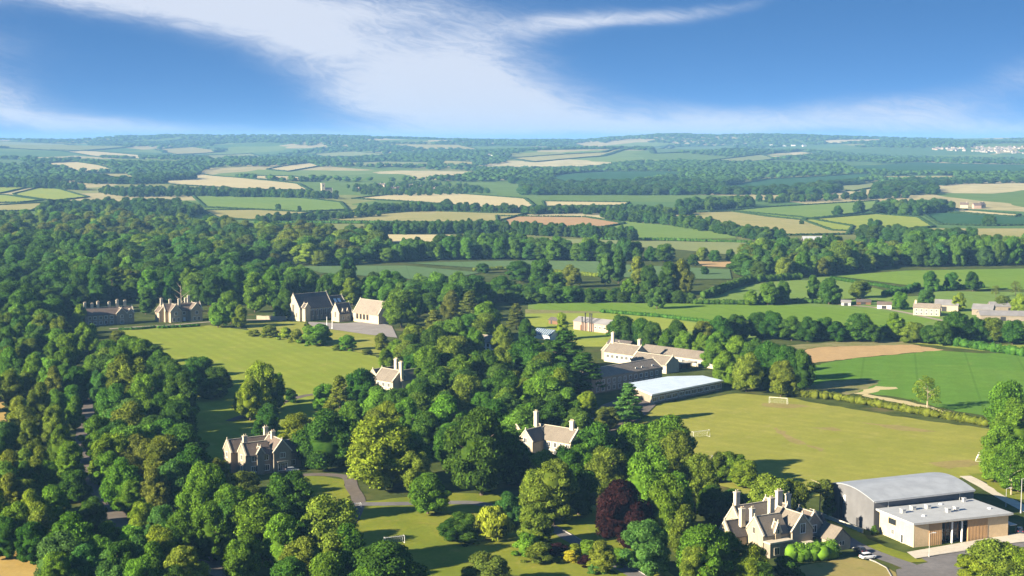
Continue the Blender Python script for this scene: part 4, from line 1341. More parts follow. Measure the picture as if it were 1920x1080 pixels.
b.block(3, 2, 7, 4, 2.2, 3.4, 'x', WOODB, RSLATE, cop=False)
b.box('door', 1, 2.2, -.06, 0, 0, 2, DARKM)

# ---- farm
FB = [('farm_shed', (1645, 579), -12, 8.5, 5, 2.6, 4.0, WHITE, RBROWN, 'white-walled farm shed with brown roof beside dark trees'),
      ('farmhouse', (1712, 591), -22, 15.5, 6.5, 4.6, 6.8, PSTONE, RGREY, 'long pale stone farmhouse with grey roof and windows'),
      ('farm_barn', (1752, 583), -20, 14, 11, 3.8, 6.4, PSTONE, ASB, 'wide grey-roofed barn joined behind the farmhouse'),
      ('farm_barn', (1822, 590), -25, 12, 12, 3.4, 5.8, DSTONE, ASB, 'grey-roofed barn facing the farm yard'),
      ('farm_barn', (1838, 601), -8, 38, 13, 3.0, 5.0, DSTONE, ASB, 'very long low barn with pale corrugated roof'),
      ('farm_barn', (1858, 585), -8, 34, 12, 3.4, 5.4, DSTONE, ASB, 'second long grey barn behind the low corrugated one'),
      ('field_shelter', (1577, 573), -15, 6, 4, 2.2, 3.2, ZINC, ASB, 'small grey field shelter at the pasture edge'),
      ('field_shelter', (1606, 571), -10, 9, 4, 1.8, 3.0, WOODB, RSLATE, 'dark open field shelter near the white shed')]
for nm, px, th, L, W, e, r, wm, rm, lab in FB:
    b = Bld(nm, px, th, lab, nm.replace('_', ' '))
    b.block(L / 2, W / 2, L, W, e, r, 'x', wm, rm, cop=False)
    if nm == 'farmhouse':
        b.row((.5, 0), (15, 0), 3.3, 5, 1.1, 1.3, 2, frame=FRAME)
        b.row((.5, 0), (15, 0), 1.2, 5, 1.1, 1.3, 2, frame=FRAME)
        b.chimney(1.0, 3.2, 5.8, 8.6, 1.2, .9, 2)
    else:
        b.box('door', L * .3, L * .3 + min(3.0, L * .4), -.07, 0, 0, min(3.0, e * .8), DARKM)

# ---- distant farms, church and village
b = Bld('church', (603, 361), 20, 'tiny distant stone church tower beside a dark tree', 'church')
b.box('tower', 0, 7, 0, 7, -1, 17, PSTONE)
b.box('parapet', -.3, 7.3, -.3, 7.3, 17, 18.2, DRESS)
b.block(14, 3.5, 15, 8, 5, 9, 'x', PSTONE, RSLATE)
b.row((7.5, -.5), (21, -.5), 3, 3, 1.2, 2.4, 1)
b.win(3.5, 0, 13, -90, 1.4, 2.6, 1, DARKM)
b = Bld('farm_roof', (1506, 452), -4, 'wide white-roofed farm building among distant trees', 'farm building')
b.block(13, 7, 26, 14, 1.6, 4.4, 'x', DSTONE, FELT, cop=False)
b.box('door', 4, 9, -.08, 0, 0, 1.5, DARKM)


def cottage(px, th, L, W, e, r, wm, rm, lab, group=None):
    b = Bld('distant_house', px, th, lab, 'house')
    b.block(L / 2, W / 2, L, W, e, r, 'x', wm, rm, cop=False)
    b.chimney(L * .8, W / 2, r - .6, r + 1.4, 1.0, .8, 0)
    if group:
        b.o['group'] = group


for i, px in enumerate(((100, 347), (112, 346), (122, 348), (134, 347))):
    cottage(px, 20 + i * 9, 11, 7, 4.6, 7.6, WHITE if i % 2 else PSTONE, RBROWN, 'distant cottage below the dark western plantation', 'western hillside cottages')
for i in range(14):
    px = (675 + i * 13 + random.uniform(-9, 9), 354 + random.uniform(-7, 7))
    cottage(px, random.uniform(-50, 50), random.uniform(7, 10), 6, 4.2, 6.8, random.choice([STONE, PSTONE, DSTONE, RENDER]), RBROWN, 'tiny distant village house above the long straw field', 'village houses in the valley')
for i, px in enumerate(((1800, 390), (1826, 391), (1838, 390))):
    cottage(px, -20 + 25 * i, 12, 8, 5, 8.4, BRICK if i == 1 else PSTONE, RBROWN, 'distant house among trees above the pale strip', 'houses above the pale strip')
for i in range(7):
    px = (858 + i * 14 + random.uniform(-4, 4), 292 + random.uniform(-2, 2))
    cottage(px, random.uniform(-40, 40), 18, 9, 5, 8, WHITE, RGREY, 'pale speck of a building in the central valley woods', 'pale valley buildings')
for i in range(8):
    px = (1375 + i * 22 + random.uniform(-6, 6), 272 + random.uniform(-3, 3))
    cottage(px, random.uniform(-40, 40), 22, 11, 6, 9, WHITE, RGREY, 'pale farm building below the eastern skyline', 'far eastern farm buildings')
for i in range(110):
    u = random.random() ** .7
    px = (1745 + u * 190, 276 + random.uniform(0, 15) * (.35 + .65 * u))
    cottage(px, random.uniform(-45, 45), random.uniform(9, 16), 8, 5, 8, random.choice([RENDER, RENDER, PSTONE, STONE]), random.choice([RGREY, RTILE]), 'white house of the hillside town on the far eastern slope', 'houses of the hillside town')
for i, px in enumerate(((40, 453), (66, 457), (45, 492))):
    cottage(px, 20, 9, 6, 4, 6.4, WHITE, RGREY, 'white house glimpsed in the hazy western wood', 'houses in the western wood')

# ------------------------------------------------------------------ goals, cars, poles
def goal(px, th, w, h, label, name='football_goal'):
    X, Y = hit(*px)
    o = empty(name, (X, Y, 0.05), math.radians(th))
    tag(o, label, 'goal', 'football goals')
    for x in (0, w):
        m = MB()
        m.tube((x, 0, -.05), (x, 0, h), .055, .055, 8)
        m.build('post', WHITE, o)
        m = MB()
        m.tube((x, 0, h), (x, .9, h), .035, .035, 6)
        m.tube((x, .9, h), (x, 1.9, .05), .035, .035, 6)
        m.tube((x, 0, .06), (x, 1.9, .06), .035, .035, 6)
        m.build('side_frame', WHITE, o)
    m = MB()
    m.tube((0, 0, h), (w, 0, h), .055, .055, 8)
    m.build('crossbar', WHITE, o)
    m = MB()
    k = max(5, int(w / .5))
    for i in range(k + 1):
        x = w * i / k
        m.tube((x, .9, h), (x, 1.9, .06), .012, .012, 4)
    for i in range(6):
        t = i / 5
        m.tube((0, .9 + t, h - (h - .06) * t), (w, .9 + t, h - (h - .06) * t), .012, .012, 4)
    m.build('net', FRAME, o)


goal((1442, 756), -25, 7.3, 2.44, 'white football goal at the far side of the playing field')
goal((1300, 823), 30, 7.3, 2.44, 'white football goal in tree shadow on the playing field')
goal((1840, 866), 70, 5.5, 2.2, 'white football goal against the trees at the pitch end')
goal((722, 1023), 24, 5.4, 2.0, 'small white goal standing on the shaded park lawn')
goal((665, 953), 20, 1.9, 1.3, 'tiny white practice goal by the curving path')


def cage(px):
    X, Y = hit(*px)
    o = empty('football_goal', (X, Y, .05), .4)
    tag(o, 'wheeled mesh goal cage lying in tree shadow on the pitch', 'goal', 'football goals')
    m = MB()
    for x in (0, 3.6):
        m.tube((x, 0, -.05), (x, 0, 1.9), .06, .06, 6)
        m.tube((x, 0, 1.9), (x, 1.6, .05), .06, .06, 6)
    m.build('side_frame', ZINC, o)
    m = MB()
    m.tube((0, 0, 1.9), (3.6, 0, 1.9), .06, .06, 6)
    m.build('crossbar', ZINC, o)


cage((1318, 866))
CARGLASS = mat_glass('car_glass', (0.015, 0.018, 0.022))
RUBBER = mat_plain('tyre_rubber', (0.015, 0.015, 0.016), .9, .1)


def car_paint(name, col):
    m, g, out = new_mat(name)
    p = principled(g, out, col, .3, .5)
    p.inputs['Coat Weight'].default_value = .6
    return m


def car(px, th, mat, label, L=4.3):
    X, Y = hit(*px)
    o = empty('parked_car', (X, Y, .31), math.radians(th))
    tag(o, label, 'car', 'parked cars')

    def loft(secs, name, mt, parent):
        m = MB()
        n = len(secs[0])
        vs = [p for s in secs for p in s]
        fs = []
        for i in range(len(secs) - 1):
            for j in range(n):
                fs.append((i * n + j, i * n + (j + 1) % n, (i + 1) * n + (j + 1) % n, (i + 1) * n + j))
        fs += [tuple(range(n)), tuple(range(len(secs) * n - 1, (len(secs) - 1) * n - 1, -1))]
        m.add(vs, fs)
        return m.build(name, mt, parent)
    h = L / 2
    S = []
    for x, w, z0, z1 in ((-h, .70, .38, .78), (-h + .15, .84, .28, .92), (-h + .9, .89, .24, .95), (0, .90, .22, .93), (h - 1.1, .89, .24, .90), (h - .3, .82, .28, .74), (h, .62, .36, .62)):
        S.append([(x, -w, z0), (x, w, z0), (x, w, z0 + (z1 - z0) * .7), (x, w * .88, z1), (x, -w * .88, z1), (x, -w, z0 + (z1 - z0) * .7)])
    loft(S, 'body', mat, o)
    S = []
    for x, w, z1 in ((-h + .25, .70, .93), (-h + .75, .66, 1.40), (.1, .66, 1.46), (.55, .66, 1.40), (h - 1.25, .74, .91)):
        S.append([(x, -.80, .88), (x, .80, .88), (x, w, z1), (x, -w, z1)])
    loft(S, 'window_band', CARGLASS, o)
    S = []
    for x, w, z in ((-h + .72, .64, 1.41), (-h + 1.0, .65, 1.45), (.05, .65, 1.48), (.5, .64, 1.43)):
        S.append([(x, -w, z - .02), (x, w, z - .02), (x, w * .9, z + .04), (x, -w * .9, z + .04)])
    loft(S, 'roof', mat, o)
    for x in (-h + .8, h - .85):
        for s in (-1, 1):
            m = MB()
            m.tube((x, s * .70, .31), (x, s * .905, .31), .31, .31, 16)
            w = m.build('wheel', RUBBER, o)
            m = MB()
            m.tube((x, s * .80, .31), (x, s * .915, .31), .19, .17, 12)
            m.build('rim', ZINC, w)
    for s in (-1, 1):
        m = MB()
        m.box(h - .28, h - .06, s * .56 - .14, s * .56 + .14, .60, .74)
        m.build('headlight', FRAME, o)
        m = MB()
        m.box(-h - .02, -h + .12, s * .6 - .12, s * .6 + .12, .70, .86)
        m.build('tail_light', mat_tail, o)


mat_tail = mat_plain('tail_light_red', (.4, .02, .02), .4, .05)
car((1627, 1049), 20, car_paint('white_car_paint', (.80, .80, .80)), 'white hatchback parked on the drive below the manor')
car((1612, 1037), 110, car_paint('black_car_paint', (.02, .022, .028)), 'dark car parked beside the small outbuilding')
car((1112, 793), 10, car_paint('silver_car_paint', (.42, .46, .52)), 'silver-blue car parked behind the tall-chimneyed house')
car((548, 886), 15, car_paint('grey_car_paint', (.30, .33, .36)), 'grey car parked in shade beside the dark stone house')
car((1912, 1000), 75, car_paint('navy_car_paint', (.02, .03, .06)), 'navy car parked at the end of the timber pavilion')


def van(px, th, label):
    X, Y = hit(*px)
    o = empty('parked_van', (X, Y, .1), math.radians(th))
    tag(o, label, 'van', 'parked vans')
    m = MB()
    m.box(-2.8, 1.6, -1, 1, .4, 2.6)
    m.build('body', WHITE, o)
    m = MB()
    m.add([(1.603, -.98, .4), (1.603, .98, .4), (1.603, .98, 2.3), (1.603, -.98, 2.3), (2.9, -.9, .45), (2.9, .9, .45), (2.9, .9, 1.1), (2.9, -.9, 1.1)],
          [(0, 1, 2, 3), (7, 6, 5, 4), (0, 4, 5, 1), (1, 5, 6, 2), (2, 6, 7, 3), (3, 7, 4, 0)])
    m.build('cab', WHITE, o)
    m = MB()
    m.add([(1.75, -.86, 2.24), (1.75, .86, 2.24), (2.85, .8, 1.2), (2.85, -.8, 1.2)], [(0, 1, 2, 3)])
    m.build('windscreen', CARGLASS, o)
    for x in (-1.9, 2.0):
        for s in (-1, 1):
            m = MB()
            m.tube((x, s * .8, .35), (x, s * 1.03, .35), .36, .36, 14)
            m.build('wheel', RUBBER, o)


van((1066, 788), -30, 'white van parked behind the tall-chimneyed house')
van((1082, 792), -30, 'second white van parked nearer the yard cedar')


def pole(name, px, h, r, label, cat, mat, lamp=False):
    X, Y = hit(*px)
    o = empty(name, (X, Y, .3), 0)
    tag(o, label, cat)
    m = MB()
    m.tube((0, 0, -.4), (0, 0, h), r, r * .6, 10)
    m.build('pole', mat, o)
    m = MB()
    m.tube((0, 0, -.3), (0, 0, .5), r * 1.8, r * 1.6, 10)
    m.build('base', mat, o)
    if lamp:
        m = MB()
        m.tube((0, 0, h), (.9, -.2, h + .25), r * .5, r * .4, 8)
        m.build('arm', mat, o)
        m = MB()
        m.box(.7, 1.5, -.4, 0, h + .18, h + .36)
        m.build('lamp_head', ZINC, o)
    else:
        m = MB()
        m.tube((0, 0, h), (0, 0, h + .2), r * 1.3, r * .3, 10)
        m.build('finial', mat, o)


pole('lamp_post', (1742, 1046), 6.0, .09, 'slim lamp post on the grass by the pale side wall', 'lamp post', ZINC, True)
pole('lamp_post', (1914, 962), 9.5, .12, 'tall lamp post beside the hall path', 'lamp post', ZINC, True)
pole('lamp_post', (1886, 950), 5.0, .09, 'short lamp post beside the hall path', 'lamp post', ZINC, True)
pole('flagpole', (613, 614), 5.6, .22, 'tall white flagpole at the front of the chapel forecourt', 'flagpole', WHITE)
pole('flagpole', (623, 617), 6.2, .22, 'second white flagpole next to a dark shrub on the forecourt', 'flagpole', WHITE)

# ------------------------------------------------------------------ trees
def ico(sub):
    bm = bmesh.new()
    bmesh.ops.create_icosphere(bm, subdivisions=sub, radius=1.0)
    bm.verts.ensure_lookup_table()
    V = np.array([v.co[:] for v in bm.verts])
    T = np.array([[v.index for v in f.verts] for f in bm.faces])
    bm.free()
    return V, T


ICO1 = ico(1)      # 20 faces
ICO2 = ico(2)      # 80 faces


def unit(v):
    return v / np.maximum(np.linalg.norm(v, axis=-1, keepdims=True), 1e-9)


def profile(kind, z):
    if kind == 'round':
        return 0.5 * np.sqrt(np.clip(1 - ((z - 0.44) / 0.57) ** 2, 0.02, 1))
    if kind == 'tall':
        return 0.5 * np.sin(np.pi * np.clip((z - 0.02) / 1.02, 0, 1) ** 0.85) ** 0.75
    if kind == 'slim':
        return 0.5 * np.sin(np.pi * np.clip((z + 0.05) / 1.06, 0, 1) ** 0.7) ** 0.8
    if kind == 'bush':
        return 0.5 * np.sqrt(np.clip(1 - (z / 1.02) ** 2, 0.02, 1))
    if kind == 'cone':
        return 0.5 * np.clip(1.03 - z, 0.02, 1) ** 0.8
    if kind == 'top':
        return 0.5 * np.sqrt(np.clip(1 - ((z - 0.76) / 0.26) ** 2, 0.02, 1))
    return 0.5 * np.ones_like(z)


def crown(kind, seed, lobes=30, cards=230, size=0.021, sparse=False):
    """leaf-sized faces gathered in clumps through the volume of a crown; unit height, unit width"""
    r = np.random.default_rng(seed)
    V, T, K = [], [], []
    nv = 0

    def push(v, t, k=None):
        nonlocal nv
        V.append(v)
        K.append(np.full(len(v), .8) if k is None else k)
        T.append(t + nv)
        nv += len(v)
    base = {'round': 'round', 'tall': 'tall', 'slim': 'slim', 'bush': 'bush', 'cedar': 'cone', 'spruce': 'cone', 'pine': 'top',
            'willow': 'bush', 'airy': 'round'}[kind]
    zb = {'round': .14, 'tall': .10, 'slim': .06, 'bush': .02, 'cedar': .12, 'spruce': .06, 'pine': .60, 'willow': .05, 'airy': .22}[kind]
    L = []
    lean, la = r.uniform(.05, .22), r.uniform(0, 6.28)
    for i in range(lobes):
        if kind in ('cedar', 'spruce'):
            z = zb + (0.97 - zb) * ((i + r.random()) / lobes)
            ang = i * 2.4 + r.normal() * .3
            rad = profile(base, z) * r.uniform(.45, 1.0)
            rx = 0.10 + 0.08 * (1 - z) * r.uniform(.7, 1.3)
            rz = rx * (.28 if kind == 'cedar' else .5)
        else:
            z = zb + (0.93 - zb) * (i + .5) / lobes
            ang = i * 2.39996 + r.normal() * .35
            rx = r.uniform(.075, .22) * (1.0 if kind not in ('slim',) else .95)
            rz = rx * r.uniform(.65, .95) * (.75 if kind in ('slim', 'tall') else 1.0)
            if kind == 'airy':
                rx *= .72
                rz *= .62
            if kind == 'pine':
                rz *= .45
            rad = max(0.0, profile(base, z) * r.uniform(.80, 1.14) * (1 + lean * math.cos(ang - la)) - rx * .85)
            if i % 5 == 4:
                rad *= .4
        L.append((rad * math.cos(ang), rad * math.sin(ang), z, rx, rz))
    if kind not in ('airy', 'cedar', 'spruce', 'pine', 'willow'):
        for zc, k in ((.45, .62), (.68, .58), (.3, .5)):           # solid blobs added inside the crown to block light, tinted darker
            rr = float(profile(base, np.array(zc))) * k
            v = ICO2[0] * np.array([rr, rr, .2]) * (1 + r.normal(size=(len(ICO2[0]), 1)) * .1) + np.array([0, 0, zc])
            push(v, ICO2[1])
    for (x, y, z, rx, rz) in L:
        S = np.array([rx, rx, rz])
        lt = r.uniform(.82, 1.2)
        if kind != 'airy':
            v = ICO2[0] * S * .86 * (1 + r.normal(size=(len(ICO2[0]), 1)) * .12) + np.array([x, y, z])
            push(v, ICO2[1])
        n = int(cards * (rx / .16) ** 1.5)
        d = unit(r.normal(size=(n, 3)))
        d[:, 2] = np.where(d[:, 2] < -.35, -d[:, 2], d[:, 2])
        c = np.array([x, y, z]) + d * S * r.uniform(.80, 1.22, (n, 1))
        if kind == 'willow':
            nn = unit(d * np.array([1, 1, .15]) + r.normal(size=(n, 3)) * np.array([.4, .4, .1]))
            up = np.array([0, 0, 1.0])
            a = unit(np.cross(up, nn))
            b = unit(np.cross(nn, a))
            hs = size * r.uniform(.5, 1.0, (n, 1))
            ls = hs * 3.4
        else:
            nn = unit(d / S * rx + r.normal(size=(n, 3)) * .62)
            a = unit(np.cross(nn, r.normal(size=(n, 3))))
            b = np.cross(nn, a)
            hs = size * r.uniform(.55, 1.25, (n, 1))
            ls = hs * r.uniform(.7, 1.3, (n, 1))
        j = lambda: r.uniform(.6, 1.25, (n, 1))
        q = np.stack([c - a * hs * j() - b * ls * j(), c + a * hs * j() - b * ls * j() * .6,
                      c + a * hs * j() + b * ls * j(), c - a * hs * j() * .6 + b * ls * j()], 1).reshape(-1, 3)
        k = np.arange(n)[:, None] * 4
        push(q, np.concatenate([k + np.array([[0, 1, 2]]), k + np.array([[0, 2, 3]])]), np.repeat(r.uniform(.62, 1.45, n) * lt, 4))
    V = np.concatenate(V)
    T = np.concatenate(T)
    V[:, 2] = np.maximum(V[:, 2], 0.005)
    K = np.concatenate(K)
    return V, T, np.stack([K, K, K * .95, np.ones_like(K)], 1)


def trunk_mesh(kind, seed):
    r = np.random.default_rng(seed)
    m = MB()
    top = {'bush': .5, 'willow': .55, 'pine': .9, 'airy': .72}.get(kind, .62)
    r0 = {'slim': .03, 'pine': .028, 'bush': .03}.get(kind, .034)
    pts = [(0, 0, -.02)]
    for i in range(1, 5):
        pts.append((r.normal() * .008, r.normal() * .008, top * i / 4))
    for i in range(4):
        m.tube(pts[i], pts[i + 1], r0 * (1 - i * .2), r0 * (1 - (i + 1) * .2), 7)
    nl = 7 if kind in ('airy', 'pine') else 5
    for i in range(nl):
        z = top * r.uniform(.45, .98)
        a = i * 2.4 + r.normal() * .3
        p = (0, 0, z)
        q = (math.cos(a) * .15, math.sin(a) * .15, min(.9, z + .10))
        e = (math.cos(a + .3) * .33, math.sin(a + .3) * .33, min(.95, z + .2))
        m.tube(p, q, r0 * .45, r0 * .3, 5)
        m.tube(q, e, r0 * .3, r0 * .1, 5)
    me = bpy.data.meshes.new('trunk')
    me.from_pydata(m.v, [], m.f)
    me.update()
    return me


PROTO = {}
for kind, cnt, lob, cards, size in (('round', 6, 32, 520, .0150), ('tall', 3, 32, 480, .0150), ('slim', 2, 30, 200, .020), ('bush', 3, 16, 420, .024),
                                    ('cedar', 2, 46, 150, .017), ('spruce', 1, 44, 110, .018), ('pine', 1, 14, 160, .020),
                                    ('willow', 1, 24, 260, .020), ('airy', 1, 44, 120, .015)):
    PROTO[kind] = []
    for i in range(cnt):
        V, T, K = crown(kind, 100 + i * 13 + len(kind), lob, cards, size)
        cm = mesh_np('crown', V, T, K, 'fleck')
        cm.materials.append(LEAF['g'])
        tm = trunk_mesh(kind, 50 + i)
        tm.materials.append(BARK)
        PROTO[kind].append((cm, tm))

BASE = {'round': 'broadleaf_tree', 'tall': 'broadleaf_tree', 'slim': 'slim_tree', 'bush': 'shrub', 'cedar': 'cedar_tree', 'spruce': 'spruce_tree',
        'pine': 'pine_tree', 'willow': 'weeping_tree', 'airy': 'sparse_tree'}
SHAPE = {'round': 'round-crowned tree', 'tall': 'tall oval tree', 'slim': 'slender upright tree', 'bush': 'rounded shrub', 'cedar': 'spreading layered cedar',
         'spruce': 'narrow pointed conifer', 'pine': 'bare-stemmed pine', 'willow': 'weeping tree', 'airy': 'thin open-crowned tree'}
CATG = {'bush': 'shrub', 'cedar': 'cedar', 'spruce': 'conifer', 'pine': 'pine'}


LANDMARKS = [((560, 600), 'the chapel'), ((690, 605), 'the school hall'), ((745, 715), 'the lawn-side house'), ((500, 880), 'the dark stone house'),
             ((1030, 840), 'the tall-chimneyed house'), ((1470, 1020), 'the manor'), ((1690, 960), 'the sports hall'), ((1790, 1010), 'the timber pavilion'),
             ((1270, 735), 'the flat white roof'), ((1180, 680), 'the school ranges'), ((1105, 620), 'the boiler house'), ((210, 610), 'the long stone house'),
             ((345, 605), 'the twin-gabled house'), ((905, 655), 'the white cottage'), ((1000, 634), 'the glasshouse'), ((1164, 1000), 'the copper beech'),
             ((922, 1010), 'the weeping tree'), ((742, 1022), 'the park goal'), ((670, 950), 'the practice goal'), ((1457, 755), 'the far goal'),
             ((1318, 822), 'the shaded goal'), ((1842, 866), 'the end goal'), ((1740, 772), 'the open-crowned tree'), ((1730, 590), 'the farmhouse'),
             ((1660, 578), 'the white shed'), ((1890, 600), 'the long barn'), ((1600, 665), 'the tan strip'), ((1345, 497), 'the tan patch'),
             ((40, 1050), 'the wheat'), ((160, 830), 'the drive bend'), ((230, 980), 'the shaded drive'), ((385, 740), 'the dark lawn clump'),
             ((618, 615), 'the flagpoles'), ((1180, 800), 'the yard cedar'), ((1085, 790), 'the vans'), ((1068, 1040), 'the yellow shrub'),
             ((1140, 1050), 'the asphalt path'), ((340, 592), 'the dead tree'), ((1590, 572), 'the field shelters'), ((1525, 1048), 'the clipped hedge'),
             ((1000, 505), 'the blue-green crops'), ((430, 1050), 'the drive mouth'), ((560, 745), 'the pale path'), ((0, 780), 'the western wheat')]
LM = [(hit(*p), t) for p, t in LANDMARKS]


def whereabouts(X, Y):
    d = sorted((math.hypot(X - p[0], (Y - p[1]) * .8), t) for p, t in LM)
    return f"between {d[0][1]} and {d[1][1]}"


def girth(kind, Hm, Wm):
    if kind not in ('round', 'bush'):
        return ''
    q = Wm / Hm
    return ' broad' if q > 1.04 else ' narrow' if q < .84 else ''


def size_word(kind, Hm):
    if kind == 'bush':
        return 'low' if Hm < 3.2 else 'big' if Hm > 5 else 'medium'
    return 'huge' if Hm >= 19 else 'large' if Hm >= 15.5 else 'medium' if Hm >= 11.5 else 'small'


def add_tree(kind, X, Y, Hm, Wm, hue, place, label=None, bark=None, idx=None):
    z = float(height(X, Y))
    root = empty(BASE[kind], (X, Y, z), random.uniform(0, 6.28))
    cm, tm = PROTO[kind][random.randrange(len(PROTO[kind])) if idx is None else idx]
    lab = label or f"{size_word(kind, Hm)}{girth(kind, Hm, Wm)} {HUE[hue]} {SHAPE[kind]} {whereabouts(X, Y)}"
    tag(root, lab, CATG.get(kind, 'tree'), f"{SHAPE[kind]}s in the grounds")
    root.scale = (Wm, Wm, Hm)
    if not kind == 'bush':
        t = bpy.data.objects.new('trunk', tm)
        C.objects.link(t)
        t.parent = root
        if bark is not None:
            t.material_slots[0].link = 'OBJECT'
            t.material_slots[0].material = bark
    c = bpy.data.objects.new('crown' if kind != 'bush' else 'foliage', cm)
    C.objects.link(c)
    c.parent = root
    c.material_slots[0].link = 'OBJECT'
    c.material_slots[0].material = LEAF[hue]
    if kind in ('round', 'tall') and all(q.data is not cm for q in CROWN_OBJS):
        CROWN_OBJS.append(c)
    return root


CROWN_OBJS = []
PLACED = []           # (X, Y, radius)


def top_to_ground(cx, ytop, Hm):
    """a tree of known height whose tip shows at this pixel: where it stands"""
    X, Y = hit(cx, ytop, Hm)
    return X, Y


